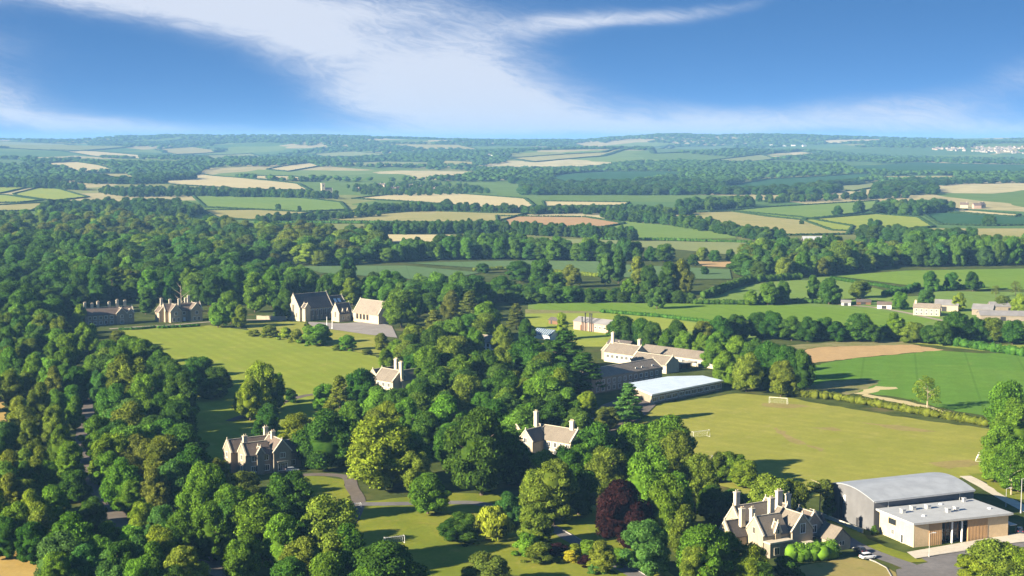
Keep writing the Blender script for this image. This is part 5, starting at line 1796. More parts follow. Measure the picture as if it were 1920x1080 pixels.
# tip pixel x, tip pixel y, height m, width m, kind, hue, place
P_WEST = 'in the western wood beside the shaded drive'
P_AVE = 'in the belt between the shaded drive and the lawn'
P_LAWN = 'standing on the sunlit lawn'
P_DARKH = 'near the dark gabled stone house'
P_CENT = 'in the central wood among the school buildings'
P_PARK = 'by the asphalt path through the park'
P_MANOR = 'beside the pale gabled manor'
P_HALL = 'beside the sports hall'
P_PITCH = 'at the edge of the playing field'
P_COPSE = 'in the copse beside the deep green crop'
P_LINE = 'in the hedgerow below the farm'
P_CHAP = 'around the chapel'
P_BANK = 'on the grass bank below the chapel'
P_FIELD = 'out in the green pastures'
P_MID = 'between the blue-green crops'
P_HOUSES = 'around the two distant stone houses'
TREES = [
    # western wood
    (57, 787, 15, 8, 'tall', 'o', P_WEST), (17, 845, 13, 8, 'tall', 'o', P_WEST), (74, 840, 14, 8, 'tall', 'o', P_WEST), (132, 833, 12, 9, 'round', 'g', P_WEST),
    (143, 884, 9, 9, 'round', 'd', P_WEST), (170, 936, 8, 8, 'round', 'd', P_WEST), (128, 973, 14, 13, 'round', 'g', P_WEST), (97, 912, 12, 9, 'tall', 'g', P_WEST),
    (57, 922, 13, 8, 'tall', 'y', P_WEST), (17, 892, 13, 9, 'tall', 'o', P_WEST), (29, 948, 12, 10, 'round', 'g', P_WEST), (74, 950, 12, 9, 'round', 'o', P_WEST),
    (10, 975, 10, 8, 'round', 'd', P_WEST), (62, 985, 10, 9, 'round', 'd', P_WEST), (202, 982, 11, 9, 'tall', 'g', P_WEST), (158, 1024, 12, 9, 'tall', 'b', P_WEST),
    (218, 1015, 13, 9, 'tall', 'd', P_WEST), (258, 1008, 13, 9, 'tall', 'b', P_WEST), (303, 993, 13, 10, 'round', 'y', P_WEST), (285, 1020, 12, 8, 'tall', 'g', P_WEST),
    (350, 1022, 13, 10, 'tall', 'o', P_WEST), (258, 1054, 11, 9, 'round', 'g', P_WEST), (207, 1060, 10, 9, 'round', 'b', P_WEST), (112, 1035, 12, 9, 'tall', 'g', P_WEST),
    (320, 1066, 9, 9, 'round', 'd', P_WEST), (35, 745, 14, 9, 'tall', 'o', P_WEST), (75, 720, 15, 9, 'tall', 'o', P_WEST), (20, 700, 14, 9, 'tall', 'o', P_WEST),
    (100, 690, 15, 9, 'tall', 'n', P_WEST), (60, 668, 14, 9, 'round', 'g', P_WEST), (15, 655, 14, 9, 'round', 'g', P_WEST), (95, 760, 14, 9, 'tall', 'o', P_WEST),
    (110, 805, 12, 8, 'round', 'g', P_WEST), (90, 868, 10, 7, 'round', 'g', P_WEST), (46, 868, 11, 7, 'tall', 'd', P_WEST), (140, 745, 12, 7, 'tall', 'g', P_WEST),
    # belt between drive and lawn
    (245, 672, 21, 18, 'round', 'o', P_AVE), (205, 640, 14, 12, 'round', 'g', P_AVE), (288, 652, 14, 14, 'round', 'd', P_AVE), (318, 676, 14, 13, 'round', 'd', P_AVE),
    (330, 710, 17, 14, 'round', 'd', P_AVE), (247, 760, 17, 15, 'round', 'o', P_AVE), (200, 735, 13, 11, 'round', 'g', P_AVE), (187, 787, 14, 12, 'round', 'g', P_AVE),
    (205, 818, 15, 13, 'round', 'y', P_AVE), (204, 850, 11, 9, 'round', 'g', P_AVE), (226, 868, 14, 11, 'round', 'g', P_AVE), (265, 825, 14, 12, 'round', 'n', P_AVE),
    (306, 823, 15, 13, 'round', 'o', P_AVE), (340, 800, 14, 14, 'round', 'd', P_AVE), (365, 842, 16, 16, 'round', 'd', P_AVE), (388, 874, 17, 13, 'round', 'g', P_AVE),
    (287, 880, 14, 9, 'tall', 'n', P_AVE), (330, 870, 14, 12, 'round', 'b', P_AVE), (252, 900, 11, 8, 'tall', 'g', P_AVE), (267, 945, 8, 7, 'round', 'y', P_AVE),
    (307, 952, 12, 9, 'round', 'b', P_AVE), (345, 962, 12, 10, 'round', 'g', P_AVE), (395, 950, 14, 11, 'round', 'g', P_AVE), (300, 745, 15, 13, 'round', 'd', P_AVE),
    (275, 706, 18, 13, 'round', 'g', P_AVE), (226, 650, 17, 12, 'round', 'g', P_AVE), (165, 608, 15, 12, 'round', 'g', P_AVE), (148, 570, 13, 8, 'tall', 'y', P_HOUSES),
    (130, 628, 15, 12, 'round', 'g', P_AVE), (108, 600, 15, 11, 'round', 'o', P_AVE), (170, 668, 12, 9, 'round', 'g', P_AVE), (183, 700, 12, 9, 'round', 'b', P_AVE),
    (218, 622, 8, 10, 'round', 'n', P_AVE), (120, 655, 12, 10, 'round', 'g', P_AVE), (150, 690, 10, 8, 'tall', 'b', P_AVE),
    (262, 638, 14, 13, 'round', 'g', P_AVE), (302, 662, 15, 13, 'round', 'd', P_AVE), (240, 632, 13, 12, 'round', 'g', P_AVE), (255, 652, 15, 13, 'round', 'g', P_AVE), (335, 690, 14, 13, 'round', 'd', P_AVE),
    # on the lawn
    (487, 684, 19, 13, 'round', 'y', P_LAWN), (515, 700, 14, 10, 'round', 'g', P_LAWN), (468, 715, 15, 11, 'round', 'y', P_LAWN), (505, 760, 9, 8, 'round', 'd', P_LAWN),
    (378, 672, 13, 15, 'round', 'd', P_LAWN), (410, 690, 11, 13, 'round', 'd', P_LAWN), (358, 692, 11, 12, 'round', 'd', P_LAWN), (395, 712, 8, 12, 'round', 'd', P_LAWN),
    # near the dark stone house
    (413, 866, 10, 8, 'round', 'n', P_DARKH), (462, 889, 9, 11, 'round', 'n', P_DARKH), (536, 888, 14, 14, 'round', 'd', P_DARKH), (472, 940, 15, 16, 'round', 'g', P_DARKH),
    (528, 966, 16, 11, 'tall', 'g', P_DARKH), (625, 943, 17, 17, 'round', 'o', P_DARKH), (647, 992, 12, 10, 'round', 'g', P_DARKH), (566, 1014, 12, 11, 'round', 'o', P_DARKH),
    (612, 1043, 11, 10, 'round', 'g', P_DARKH), (726, 1022, 13, 17, 'round', 'd', P_DARKH), (610, 782, 17, 19, 'round', 'd', P_DARKH), (560, 778, 13, 12, 'round', 'y', P_DARKH),
    (500, 770, 11, 9, 'round', 'd', P_DARKH), (715, 793, 20, 22, 'round', 'y', P_DARKH), (758, 812, 15, 14, 'round', 'g', P_DARKH), (802, 892, 11, 11, 'round', 'g', P_DARKH),
    (783, 850, 12, 10, 'round', 'o', P_DARKH), (690, 1065, 9, 9, 'round', 'g', P_DARKH), (450, 1010, 11, 10, 'round', 'g', P_DARKH), (545, 1050, 10, 9, 'round', 'd', P_DARKH),
    (430, 915, 12, 10, 'round', 'g', P_DARKH), (585, 972, 13, 11, 'round', 'd', P_DARKH),
    # central wood
    (903, 773, 25, 20, 'tall', 'd', P_CENT), (955, 812, 16, 13, 'round', 'd', P_CENT), (1118, 800, 17, 15, 'round', 'd', P_CENT), (1140, 845, 14, 12, 'round', 'o', P_CENT),
    (1247, 788, 18, 18, 'round', 'g', P_CENT), (1195, 800, 16, 14, 'round', 'g', P_CENT), (1266, 816, 15, 12, 'round', 'o', P_CENT), (1213, 852, 17, 15, 'round', 'g', P_CENT),
    (1038, 864, 18, 14, 'tall', 'o', P_CENT), (1000, 885, 13, 10, 'round', 'o', P_CENT), (1085, 880, 13, 12, 'round', 'd', P_CENT),
    (1060, 618, 21, 25, 'cedar', 'd', P_CENT), (1095, 660, 17, 20, 'cedar', 'd', P_CENT), (985, 638, 18, 20, 'round', 'd', P_CENT), (910, 570, 18, 16, 'round', 'g', P_CENT),
    (968, 568, 15, 13, 'cedar', 'n', P_CENT), (880, 545, 18, 17, 'cedar', 'n', P_CENT), (945, 615, 16, 12, 'round', 'o', P_CENT), (905, 660, 17, 17, 'round', 'd', P_CENT),
    (1015, 708, 16, 16, 'round', 'g', P_CENT), (1050, 694, 17, 12, 'tall', 'y', P_CENT), (1100, 738, 10, 9, 'round', 'y', P_CENT), (947, 700, 17, 14, 'round', 'd', P_CENT),
    (875, 708, 16, 13, 'round', 'o', P_CENT), (1053, 587, 14, 8, 'tall', 'y', P_CENT), (812, 618, 17, 14, 'round', 'd', P_CENT), (855, 600, 17, 15, 'round', 'g', P_CENT),
    (800, 655, 17, 14, 'round', 'g', P_CENT), (842, 640, 18, 15, 'round', 'o', P_CENT), (815, 690, 17, 15, 'round', 'd', P_CENT), (860, 672, 16, 13, 'round', 'g', P_CENT),
    (790, 720, 15, 14, 'round', 'd', P_CENT), (835, 745, 17, 15, 'round', 'g', P_CENT), (765, 752, 14, 12, 'round', 'g', P_CENT), (725, 758, 13, 11, 'round', 'y', P_CENT),
    (681, 698, 15, 15, 'round', 'd', P_CENT), (637, 703, 17, 12, 'cedar', 'o', P_CENT), (607, 722, 10, 9, 'round', 'g', P_CENT), (660, 755, 13, 12, 'round', 'g', P_CENT),
    (700, 770, 11, 10, 'round', 'o', P_CENT), (930, 755, 15, 12, 'round', 'd', P_CENT), (985, 760, 13, 11, 'round', 'g', P_CENT), (770, 668, 13, 11, 'round', 'd', P_CENT),
    (800, 775, 14, 12, 'round', 'd', P_CENT), (845, 800, 14, 11, 'round', 'd', P_CENT), (1180, 718, 15, 14, 'cedar', 'b', P_CENT), (890, 620, 15, 12, 'round', 'g', P_CENT),
    (985, 600, 12, 9, 'round', 'd', P_CENT), (1020, 665, 15, 13, 'round', 'o', P_CENT), (1135, 765, 8, 9, 'round', 'n', P_CENT), (865, 760, 14, 10, 'round', 'n', P_CENT),
    (815, 580, 16, 16, 'cedar', 'n', P_CENT), (845, 548, 16, 13, 'round', 'n', P_CENT), (775, 612, 15, 12, 'round', 'o', P_CENT), (715, 626, 9, 9, 'round', 'o', P_CENT),
    (740, 640, 10, 10, 'round', 'g', P_CENT), (725, 655, 10, 9, 'round', 'y', P_CENT), (640, 790, 11, 9, 'round', 'y', P_CENT), (1075, 758, 12, 9, 'round', 'g', P_CENT),
    # park
    (972, 838, 12, 11, 'round', 'd', P_CENT), (1018, 850, 11, 10, 'round', 'g', P_CENT), (1062, 846, 12, 10, 'round', 'd', P_CENT), (1088, 836, 13, 11, 'round', 'g', P_CENT),
    (716, 738, 9, 10, 'round', 'g', P_CENT), (752, 733, 10, 10, 'round', 'd', P_CENT), (780, 716, 12, 10, 'round', 'g', P_CENT),
    (1164, 905, 16, 14.5, 'round', 'k', P_PARK), (1273, 884, 17, 12, 'slim', 'g', P_PARK), (1245, 905, 16, 12, 'round', 'g', P_PARK),
    (1213, 981, 13, 12, 'round', 'b', P_PARK), (1325, 992, 14, 13, 'round', 'g', P_PARK), (1308, 860, 15, 12, 'round', 'o', P_PARK), (922, 953, 8.5, 11, 'willow', 'w', P_PARK),
    (1000, 948, 11, 9, 'round', 'o', P_PARK), (952, 931, 9, 8, 'round', 'b', P_PARK), (917, 1043, 8, 12, 'round', 'n', P_PARK), (1127, 1016, 8, 7, 'tall', 'o', P_PARK),
    (1285, 945, 13, 9, 'slim', 'o', P_PARK), (1335, 915, 10, 9, 'round', 'd', P_PARK), (870, 965, 6, 9, 'round', 'd', P_PARK), (845, 975, 5, 7, 'round', 'd', P_PARK), (1300, 1030, 10, 8, 'round', 'o', P_PARK),
    # manor and hall
    (1450, 900, 13, 13, 'round', 'o', P_MANOR), (1490, 905, 12, 10, 'round', 'o', P_MANOR), (1372, 922, 8, 9, 'round', 'd', P_MANOR), (1408, 1022, 9, 9, 'round', 'y', P_MANOR),
    (1400, 1048, 7, 9, 'round', 'y', P_MANOR), (1350, 1004, 11, 10, 'round', 'g', P_MANOR), (1538, 898, 11, 9, 'pine', 'n', P_HALL), (1556, 910, 9, 5, 'spruce', 'b', P_HALL),
    (1430, 1058, 6, 7, 'round', 'g', P_MANOR), (1870, 1018, 10, 15, 'round', 'o', P_HALL), (1905, 1030, 9, 12, 'round', 'y', P_HALL), (1838, 1048, 7, 10, 'round', 'y', P_HALL),
    (1888, 722, 19, 15, 'round', 'g', P_PITCH), (1908, 760, 17, 14, 'round', 'g', P_PITCH), (1880, 800, 14, 13, 'round', 'g', P_PITCH), (1912, 830, 15, 13, 'round', 'g', P_PITCH),
    (1868, 845, 10, 9, 'round', 'g', P_PITCH), (1898, 860, 11, 9, 'airy', 'g', P_PITCH), (1740, 706, 13, 11.5, 'airy', 'y', P_PITCH),
    (1378, 852, 9, 10, 'round', 'g', P_PITCH), (1402, 866, 8, 9, 'round', 'y', P_PITCH), (1350, 850, 9, 8, 'round', 'o', P_PITCH),
    # copse by the crop
    (1167, 594, 15, 15, 'round', 'd', P_COPSE), (1200, 600, 14, 12, 'round', 'd', P_COPSE), (1225, 606, 13, 11, 'round', 'd', P_COPSE), (1270, 604, 14, 13, 'round', 'd', P_COPSE),
    (1322, 604, 13, 14, 'round', 'o', P_COPSE), (1250, 627, 10, 9, 'round', 'g', P_COPSE), (1285, 625, 11, 10, 'round', 'g', P_COPSE), (1317, 628, 11, 10, 'round', 'g', P_COPSE),
    (1345, 626, 12, 12, 'round', 'g', P_COPSE), (1381, 632, 14, 13, 'round', 'g', P_COPSE), (1412, 640, 15, 13, 'round', 'd', P_COPSE), (1440, 645, 17, 14, 'round', 'd', P_COPSE),
    (1478, 652, 17, 13, 'round', 'd', P_COPSE), (1505, 664, 15, 11, 'round', 'd', P_COPSE), (1360, 660, 14, 12, 'round', 'g', P_COPSE), (1400, 668, 15, 13, 'round', 'o', P_COPSE),
    (1435, 690, 9, 8, 'round', 'g', P_COPSE), (1465, 680, 14, 12, 'round', 'o', P_COPSE), (1340, 645, 11, 10, 'round', 'g', P_COPSE),
    # hedgerow below the farm
    (1352, 596, 13, 13, 'round', 'd', P_LINE), (1385, 592, 13, 13, 'round', 'd', P_LINE), (1420, 589, 13, 14, 'round', 'd', P_LINE), (1450, 587, 14, 15, 'round', 'd', P_LINE),
    (1485, 596, 12, 13, 'round', 'd', P_LINE), (1515, 598, 12, 12, 'round', 'd', P_LINE), (1545, 599, 11, 12, 'round', 'd', P_LINE), (1568, 604, 10, 11, 'round', 'd', P_LINE),
    (1615, 590, 14, 16, 'round', 'd', P_LINE), (1640, 610, 9, 10, 'round', 'd', P_LINE), (1677, 588, 14, 10, 'tall', 'g', P_LINE), (1715, 606, 10, 13, 'round', 'o', P_LINE),
    (1742, 612, 9, 10, 'round', 'd', P_LINE), (1797, 588, 15, 17, 'round', 'd', P_LINE), (1832, 598, 12, 13, 'round', 'd', P_LINE), (1865, 598, 12, 14, 'round', 'o', P_LINE),
    (1900, 602, 12, 14, 'round', 'd', P_LINE), (1770, 604, 12, 12, 'round', 'd', P_LINE), (1800, 550, 11, 9, 'tall', 'y', P_LINE), (1690, 550, 10, 11, 'round', 'g', P_LINE),
    (1735, 543, 11, 11, 'round', 'b', P_LINE), (1915, 555, 11, 11, 'round', 'y', P_LINE), (1880, 556, 9, 10, 'round', 'o', P_LINE),
    # pasture trees
    (1407, 546, 9, 9, 'round', 'g', P_FIELD), (1440, 531, 14, 13, 'round', 'g', P_FIELD), (1470, 529, 14, 11, 'round', 'd', P_FIELD), (1525, 517, 17, 10, 'tall', 'd', P_FIELD),
    (1555, 524, 16, 14, 'round', 'd', P_FIELD), (1610, 528, 11, 15, 'round', 'o', P_FIELD), (1745, 510, 13, 13, 'round', 'd', P_FIELD), (1783, 514, 11, 12, 'round', 'd', P_FIELD),
    (1825, 511, 13, 12, 'round', 'd', P_FIELD), (1905, 527, 10, 8, 'airy', 'o', P_FIELD), (1868, 535, 8, 6, 'airy', 'o', P_FIELD),
    # middle distance specimens
    (1135, 474, 24, 12, 'tall', 'b', P_MID), (1160, 468, 25, 13, 'tall', 'b', P_MID), (1195, 482, 22, 13, 'tall', 'o', P_MID), (1215, 500, 19, 13, 'round', 'd', P_MID),
    (1252, 490, 23, 14, 'tall', 'd', P_MID), (1280, 492, 22, 16, 'round', 'o', P_MID), (1245, 460, 14, 19, 'round', 'd', P_MID), (1220, 464, 12, 12, 'round', 'd', P_MID),
    (1195, 466, 11, 9, 'round', 'd', P_MID), (1316, 465, 11, 12, 'round', 'o', P_MID), (1342, 470, 10, 11, 'round', 'd', P_MID), (1368, 469, 10, 9, 'round', 'd', P_MID),
    (975, 491, 15, 20, 'round', 'd', P_MID), (1012, 490, 17, 19, 'round', 'd', P_MID), (1068, 500, 15, 16, 'round', 'o', P_MID), (1040, 512, 13, 14, 'round', 'd', P_MID),
    (650, 485, 17, 12, 'round', 'd', P_MID), (940, 520, 15, 16, 'round', 'd', P_MID), (905, 530, 15, 16, 'round', 'd', P_MID), (1180, 525, 13, 12, 'round', 'g', P_MID),
    (1232, 540, 13, 11, 'round', 'b', P_MID), (1300, 478, 9, 9, 'round', 'd', P_MID),
    # chapel
    (477, 512, 24, 17, 'tall', 'g', P_CHAP), (508, 508, 23, 16, 'tall', 'g', P_CHAP), (432, 548, 18, 14, 'round', 'g', P_CHAP), (408, 568, 14, 13, 'round', 'g', P_CHAP),
    (550, 513, 20, 14, 'round', 'd', P_CHAP), (580, 515, 19, 14, 'round', 'd', P_CHAP), (612, 520, 18, 14, 'round', 'd', P_CHAP), (660, 520, 18, 12, 'tall', 'y', P_CHAP),
    (635, 515, 17, 13, 'round', 'g', P_CHAP), (700, 522, 17, 14, 'round', 'g', P_CHAP), (752, 547, 20, 19, 'round', 'g', P_CHAP), (728, 535, 15, 13, 'round', 'g', P_CHAP),
    (778, 545, 16, 13, 'round', 'g', P_CHAP), (450, 575, 12, 10, 'round', 'y', P_CHAP), (535, 545, 17, 12, 'round', 'd', P_CHAP),
    # distant houses
    (282, 505, 22, 15, 'tall', 'g', P_HOUSES), (272, 540, 16, 12, 'tall', 'd', P_HOUSES), (318, 510, 20, 14, 'round', 'd', P_HOUSES), (360, 505, 20, 15, 'round', 'g', P_HOUSES),
    (395, 515, 20, 16, 'round', 'd', P_HOUSES), (430, 510, 21, 15, 'round', 'd', P_HOUSES), (243, 505, 20, 12, 'pine', 'o', P_HOUSES), (208, 505, 20, 12, 'pine', 'd', P_HOUSES),
    (225, 500, 20, 12, 'pine', 'o', P_HOUSES), (180, 500, 20, 14, 'round', 'd', P_HOUSES), (150, 510, 20, 15, 'round', 'd', P_HOUSES),
    # bushes
    (478, 618, 3.5, 8, 'bush', 'o', P_BANK), (508, 611, 6, 10, 'bush', 'o', P_BANK), (535, 615, 6, 9, 'bush', 'y', P_BANK), (556, 619, 6.5, 9, 'bush', 'o', P_BANK),
    (578, 612, 8.5, 12, 'bush', 'g', P_BANK), (604, 610, 9.5, 13, 'bush', 'g', P_BANK), (590, 627, 6, 10, 'bush', 'g', P_BANK), (654, 630, 7, 10, 'bush', 'g', P_BANK),
    (632, 646, 3, 6, 'bush', 'o', P_BANK), (575, 602, 5, 4.5, 'spruce', 'n', P_BANK), (690, 655, 2.5, 6, 'bush', 'n', P_BANK),
    (545, 731, 5, 7, 'bush', 'd', P_LAWN),
    (1015, 1008, 3.5, 6, 'bush', 'k', P_PARK), (1043, 1020, 3, 6, 'bush', 'k', P_PARK), (1012, 1022, 4.5, 9, 'bush', 'o', P_PARK), (1068, 1034, 2.6, 6.5, 'bush', 'l', P_PARK),
    (1100, 1042, 2.6, 4.5, 'bush', 'k', P_PARK), (1100, 1013, 4, 6, 'bush', 'g', P_PARK), (1078, 1020, 3, 5, 'bush', 'y', P_PARK), (1122, 1054, 2.8, 5, 'bush', 'b', P_PARK),
    (1010, 1000, 5, 7, 'bush', 'y', P_PARK), (985, 1000, 6, 7, 'bush', 'g', P_PARK), (880, 1000, 3, 6, 'bush', 'd', P_PARK), (1160, 1030, 4, 6, 'bush', 'g', P_PARK),
    (570, 966, 4, 5, 'bush', 'w', P_DARKH), (1470, 1045, 5, 8, 'bush', 'd', P_MANOR), (1640, 985, 2.5, 2, 'bush', 'd', P_HALL),
]
ZDIST = {}
for (cx, yt, Hm, Wm, kind, hue, place) in TREES:
    X, Y = top_to_ground(cx, yt, Hm)
    bark = PALEBARK if kind in ('pine', 'airy') and place in (P_PITCH, P_HALL) else None
    add_tree(kind, X, Y, Hm, Wm, hue, place, bark=bark)
    PLACED.append((X, Y, Wm * .5))

# a dead tree behind the stone house
dt = empty('dead_tree', (*hit(340, 592), 0), 0)
tag(dt, 'bare grey dead tree behind the twin-gabled stone house', 'tree')
m = MB()
for i in range(4):
    m.tube((0.2 * math.sin(i), 0, i * 4.6 - .3), (0.2 * math.sin(i + 1), 0, (i + 1) * 4.6 - .3), .42 - .09 * i, .42 - .09 * (i + 1), 8)
m.build('trunk', PALEBARK, dt)
for i, (z, a, l) in enumerate(((6, .3, 3), (9, 2.6, 3.4), (11, .1, 4), (13, 3.3, 3.6), (15, 1.0, 3), (17, 2.4, 2.2), (8, -.6, 2.4))):
    m = MB()
    e = (math.cos(a) * l, math.sin(a) * l * .4, z + l * .7)
    m.tube((0, 0, z), e, .16, .07, 6)
    m.tube(e, (e[0] * 1.5, e[1] * 1.3, e[2] + 1.6), .07, .03, 5)
    m.build('branch', PALEBARK, dt)

# ------------------------------------------------------------------ woodland that nobody could count
KEEP_CLEAR = [   # photo rectangles that trees standing in front must not cover: x0, y0, x1, y1
    (150, 560, 388, 618), (528, 545, 735, 640), (690, 670, 780, 735), (960, 780, 1090, 852), (430, 800, 566, 892), (1118, 636, 1360, 760), (1064, 588, 1148, 630),
    (225, 612, 700, 660), (1366, 925, 1920, 1080), (1215, 740, 1870, 900), (1500, 640, 1920, 780), (885, 630, 925, 658), (970, 608, 1032, 638),
    (150, 820, 185, 900), (165, 890, 215, 945), (190, 940, 245, 990)]


def covers(X, Y, Hm, Wm):
    z = float(height(X, Y))
    cx, yb = project(X, Y, z)
    _, yt = project(X, Y, z + Hm)
    w = Wm / Y * F / 2
    for (x0, y0, x1, y1) in KEEP_CLEAR:
        if cx + w > x0 and cx - w < x1 and yb > y0 and yt < y1 and yb > y1 - 12:
            return True
    return False


HUES = np.array([[.070, .145, .018], [.096, .185, .022], [.050, .110, .016], [.120, .172, .022], [.064, .142, .030], [.108, .136, .024], [.132, .208, .022]])
WOODLOD = {}


def lod_proto(level):
    out = []
    for s in range((12, 8, 6)[level]):
        r = np.random.default_rng(900 + s)
        V, T = [], []
        nv = 0
        nl = (11, 4, 2)[level]
        core = (ICO1, ICO1, ICO1)[level]
        squash = r.uniform(.75, 1.25)
        nc = (44, 14, 7)[level]
        sz = (.040, .10, .16)[level]
        for i in range(nl):
            a = i * 2.4 + r.random()
            z = .30 + .48 * (i + .5) / nl if nl > 2 else (.45, .62)[i]
            rad = (.27 if z < .65 else .18) * (1 if nl > 2 else .45) * (squash if z > .6 else 1) * r.uniform(.75, 1.15)
            R = np.array([.22, .22, .21]) * r.uniform(.7, 1.25) * (1 if nl > 4 else 1.3 if nl > 2 else 1.55)
            c = np.array([math.cos(a) * rad, math.sin(a) * rad, z])
            v = core[0] * R * (1 + r.normal(size=(len(core[0]), 1)) * .14) + c
            V.append(v)
            T.append(core[1] + nv)
            nv += len(v)
            d = unit(r.normal(size=(nc, 3)))
            d[:, 2] = np.abs(d[:, 2]) * np.sign(d[:, 2] + .45)
            p = c + d * R * r.uniform(.9, 1.18, (nc, 1))
            nn = unit(d + r.normal(size=(nc, 3)) * .5)
            aa = unit(np.cross(nn, r.normal(size=(nc, 3))))
            bb = np.cross(nn, aa)
            hs = sz * r.uniform(.6, 1.3, (nc, 1))
            tri = np.stack([p - aa * hs - bb * hs * .6, p + aa * hs - bb * hs * .6, p + bb * hs], 1).reshape(-1, 3)
            V.append(tri)
            T.append(np.arange(nc * 3).reshape(-1, 3) + nv)
            nv += nc * 3
        V = np.concatenate(V)
        V[:, 2] = np.clip(V[:, 2], .02, 1.05)
        out.append((V, np.concatenate(T)))
    return out


LODP = [lod_proto(0), lod_proto(1), lod_proto(2)]
LODP.append([crown('round', 700 + i, 15, 62, .036)[:2] for i in range(4)])


def wood_nodes():
    ng = bpy.data.node_groups.new('wood_crowns', 'GeometryNodeTree')
    ng.interface.new_socket('Geometry', in_out='INPUT', socket_type='NodeSocketGeometry')
    ng.interface.new_socket('Geometry', in_out='OUTPUT', socket_type='NodeSocketGeometry')
    n, l = ng.nodes, ng.links
    gi, go = n.new('NodeGroupInput'), n.new('NodeGroupOutput')
    join = n.new('GeometryNodeJoinGeometry')
    for o in CROWN_OBJS:
        oi = n.new('GeometryNodeObjectInfo')
        oi.inputs['Object'].default_value = o
        oi.inputs['As Instance'].default_value = True
        l.new(oi.outputs['Geometry'], join.inputs[0])
    sm = n.new('GeometryNodeSetMaterial')
    sm.inputs['Material'].default_value = WOODINST
    l.new(join.outputs[0], sm.inputs['Geometry'])
    ip = n.new('GeometryNodeInstanceOnPoints')
    l.new(gi.outputs[0], ip.inputs['Points'])
    l.new(sm.outputs[0], ip.inputs['Instance'])
    ip.inputs['Pick Instance'].default_value = True

    def att(nm, typ):
        a = n.new('GeometryNodeInputNamedAttribute')
        a.data_type = typ
        a.inputs['Name'].default_value = nm
        return a.outputs['Attribute']
    l.new(att('pick', 'INT'), ip.inputs['Instance Index'])
    er = n.new('FunctionNodeEulerToRotation')
    l.new(att('turn', 'FLOAT_VECTOR'), er.inputs[0])
    l.new(er.outputs[0], ip.inputs['Rotation'])
    l.new(att('size', 'FLOAT_VECTOR'), ip.inputs['Scale'])
    l.new(ip.outputs[0], go.inputs[0])
    return ng


WOODNG = None


def woodland(name, items, label, cat='woodland', level=0):
    if level == 2:
        return woodland_mesh(name, items, label, cat, level)
    global WOODNG
    if WOODNG is None:
        WOODNG = wood_nodes()
    A = np.array(items, float)
    n = len(A)
    Z = height(A[:, 0], A[:, 1])
    me = bpy.data.meshes.new(name)
    me.vertices.add(n)
    me.vertices.foreach_set('co', np.stack([A[:, 0], A[:, 1], Z - .3], 1).astype(np.float32).ravel())
    f = (.78, 1.14, .85, 1.3) if level == 0 else (.9, 1.1, .95, 1.2)
    size = np.stack([A[:, 3] * rng.uniform(f[2], f[3], n), A[:, 3] * rng.uniform(f[2], f[3], n), A[:, 2] * rng.uniform(f[0], f[1], n)], 1)
    turn = np.stack([rng.normal(size=n) * .05, rng.normal(size=n) * .05, rng.uniform(0, 6.28, n)], 1)
    v = rng.uniform(.72, 1.3, n) if level in (0, 3) else rng.uniform(.66, .95, n)
    col = HUES[A[:, 4].astype(int)] * v[:, None] * rng.uniform(.9, 1.12, (n, 3))
    for nm, typ, val, key in (('size', 'FLOAT_VECTOR', size, 'vector'), ('turn', 'FLOAT_VECTOR', turn, 'vector'),
                              ('tint', 'FLOAT_COLOR', np.concatenate([col, np.ones((n, 1))], 1), 'color')):
        at = me.attributes.new(nm, typ, 'POINT')
        at.data.foreach_set(key, np.ascontiguousarray(val, np.float32).ravel())
    at = me.attributes.new('pick', 'INT', 'POINT')
    at.data.foreach_set('value', rng.integers(0, len(CROWN_OBJS), n).astype(np.int32))
    o = link(name, me, WOODINST)
    md = o.modifiers.new('crowns', 'NODES')
    md.node_group = WOODNG
    return tag(o, label, cat, None, 'stuff')


def woodland_mesh(name, items, label, cat='woodland', level=0):
    """items: rows of X, Y, height, width, hue index"""
    if len(items) == 0:
        return None
    Vs, Ts, Cs = [], [], []
    nv = 0
    A = np.array(items, float)
    Z = height(A[:, 0], A[:, 1])
    for (X, Y, Hm, Wm, hi), z in zip(A, Z):
        if level == 0:
            Hm, Wm = Hm * rng.uniform(.78, 1.12), Wm * rng.uniform(.85, 1.3)
        V, T = LODP[level][rng.integers(len(LODP[level]))]
        t = rng.uniform(0, 6.28)
        c, s = math.cos(t) * Wm, math.sin(t) * Wm
        W = np.empty_like(V)
        W[:, 0] = V[:, 0] * c - V[:, 1] * s + X
        W[:, 1] = V[:, 0] * s + V[:, 1] * c + Y
        W[:, 2] = V[:, 2] * Hm + z - .2
        Vs.append(W)
        Ts.append(T + nv)
        nv += len(W)
        col = HUES[int(hi)] * (rng.uniform(.75, 1.3) if level in (0, 3) else rng.uniform(.62, .86))
        Cs.append(np.broadcast_to(np.array([*col, 1.0]), (len(W), 4)))
    me = mesh_np(name, np.concatenate(Vs), np.concatenate(Ts), np.concatenate(Cs))
    return tag(link(name, me, WOODLEAF), label, cat, None, 'stuff')


class Grid:
    def __init__(self, cell):
        self.c = cell
        self.d = {}

    def ok(self, x, y, r):
        i, j = int(x // self.c), int(y // self.c)
        for a in range(i - 1, i + 2):
            for b in range(j - 1, j + 2):
                for (u, v) in self.d.get((a, b), ()):
                    if (u - x) ** 2 + (v - y) ** 2 < r * r:
                        return False
        return True

    def add(self, x, y):
        self.d.setdefault((int(x // self.c), int(y // self.c)), []).append((x, y))


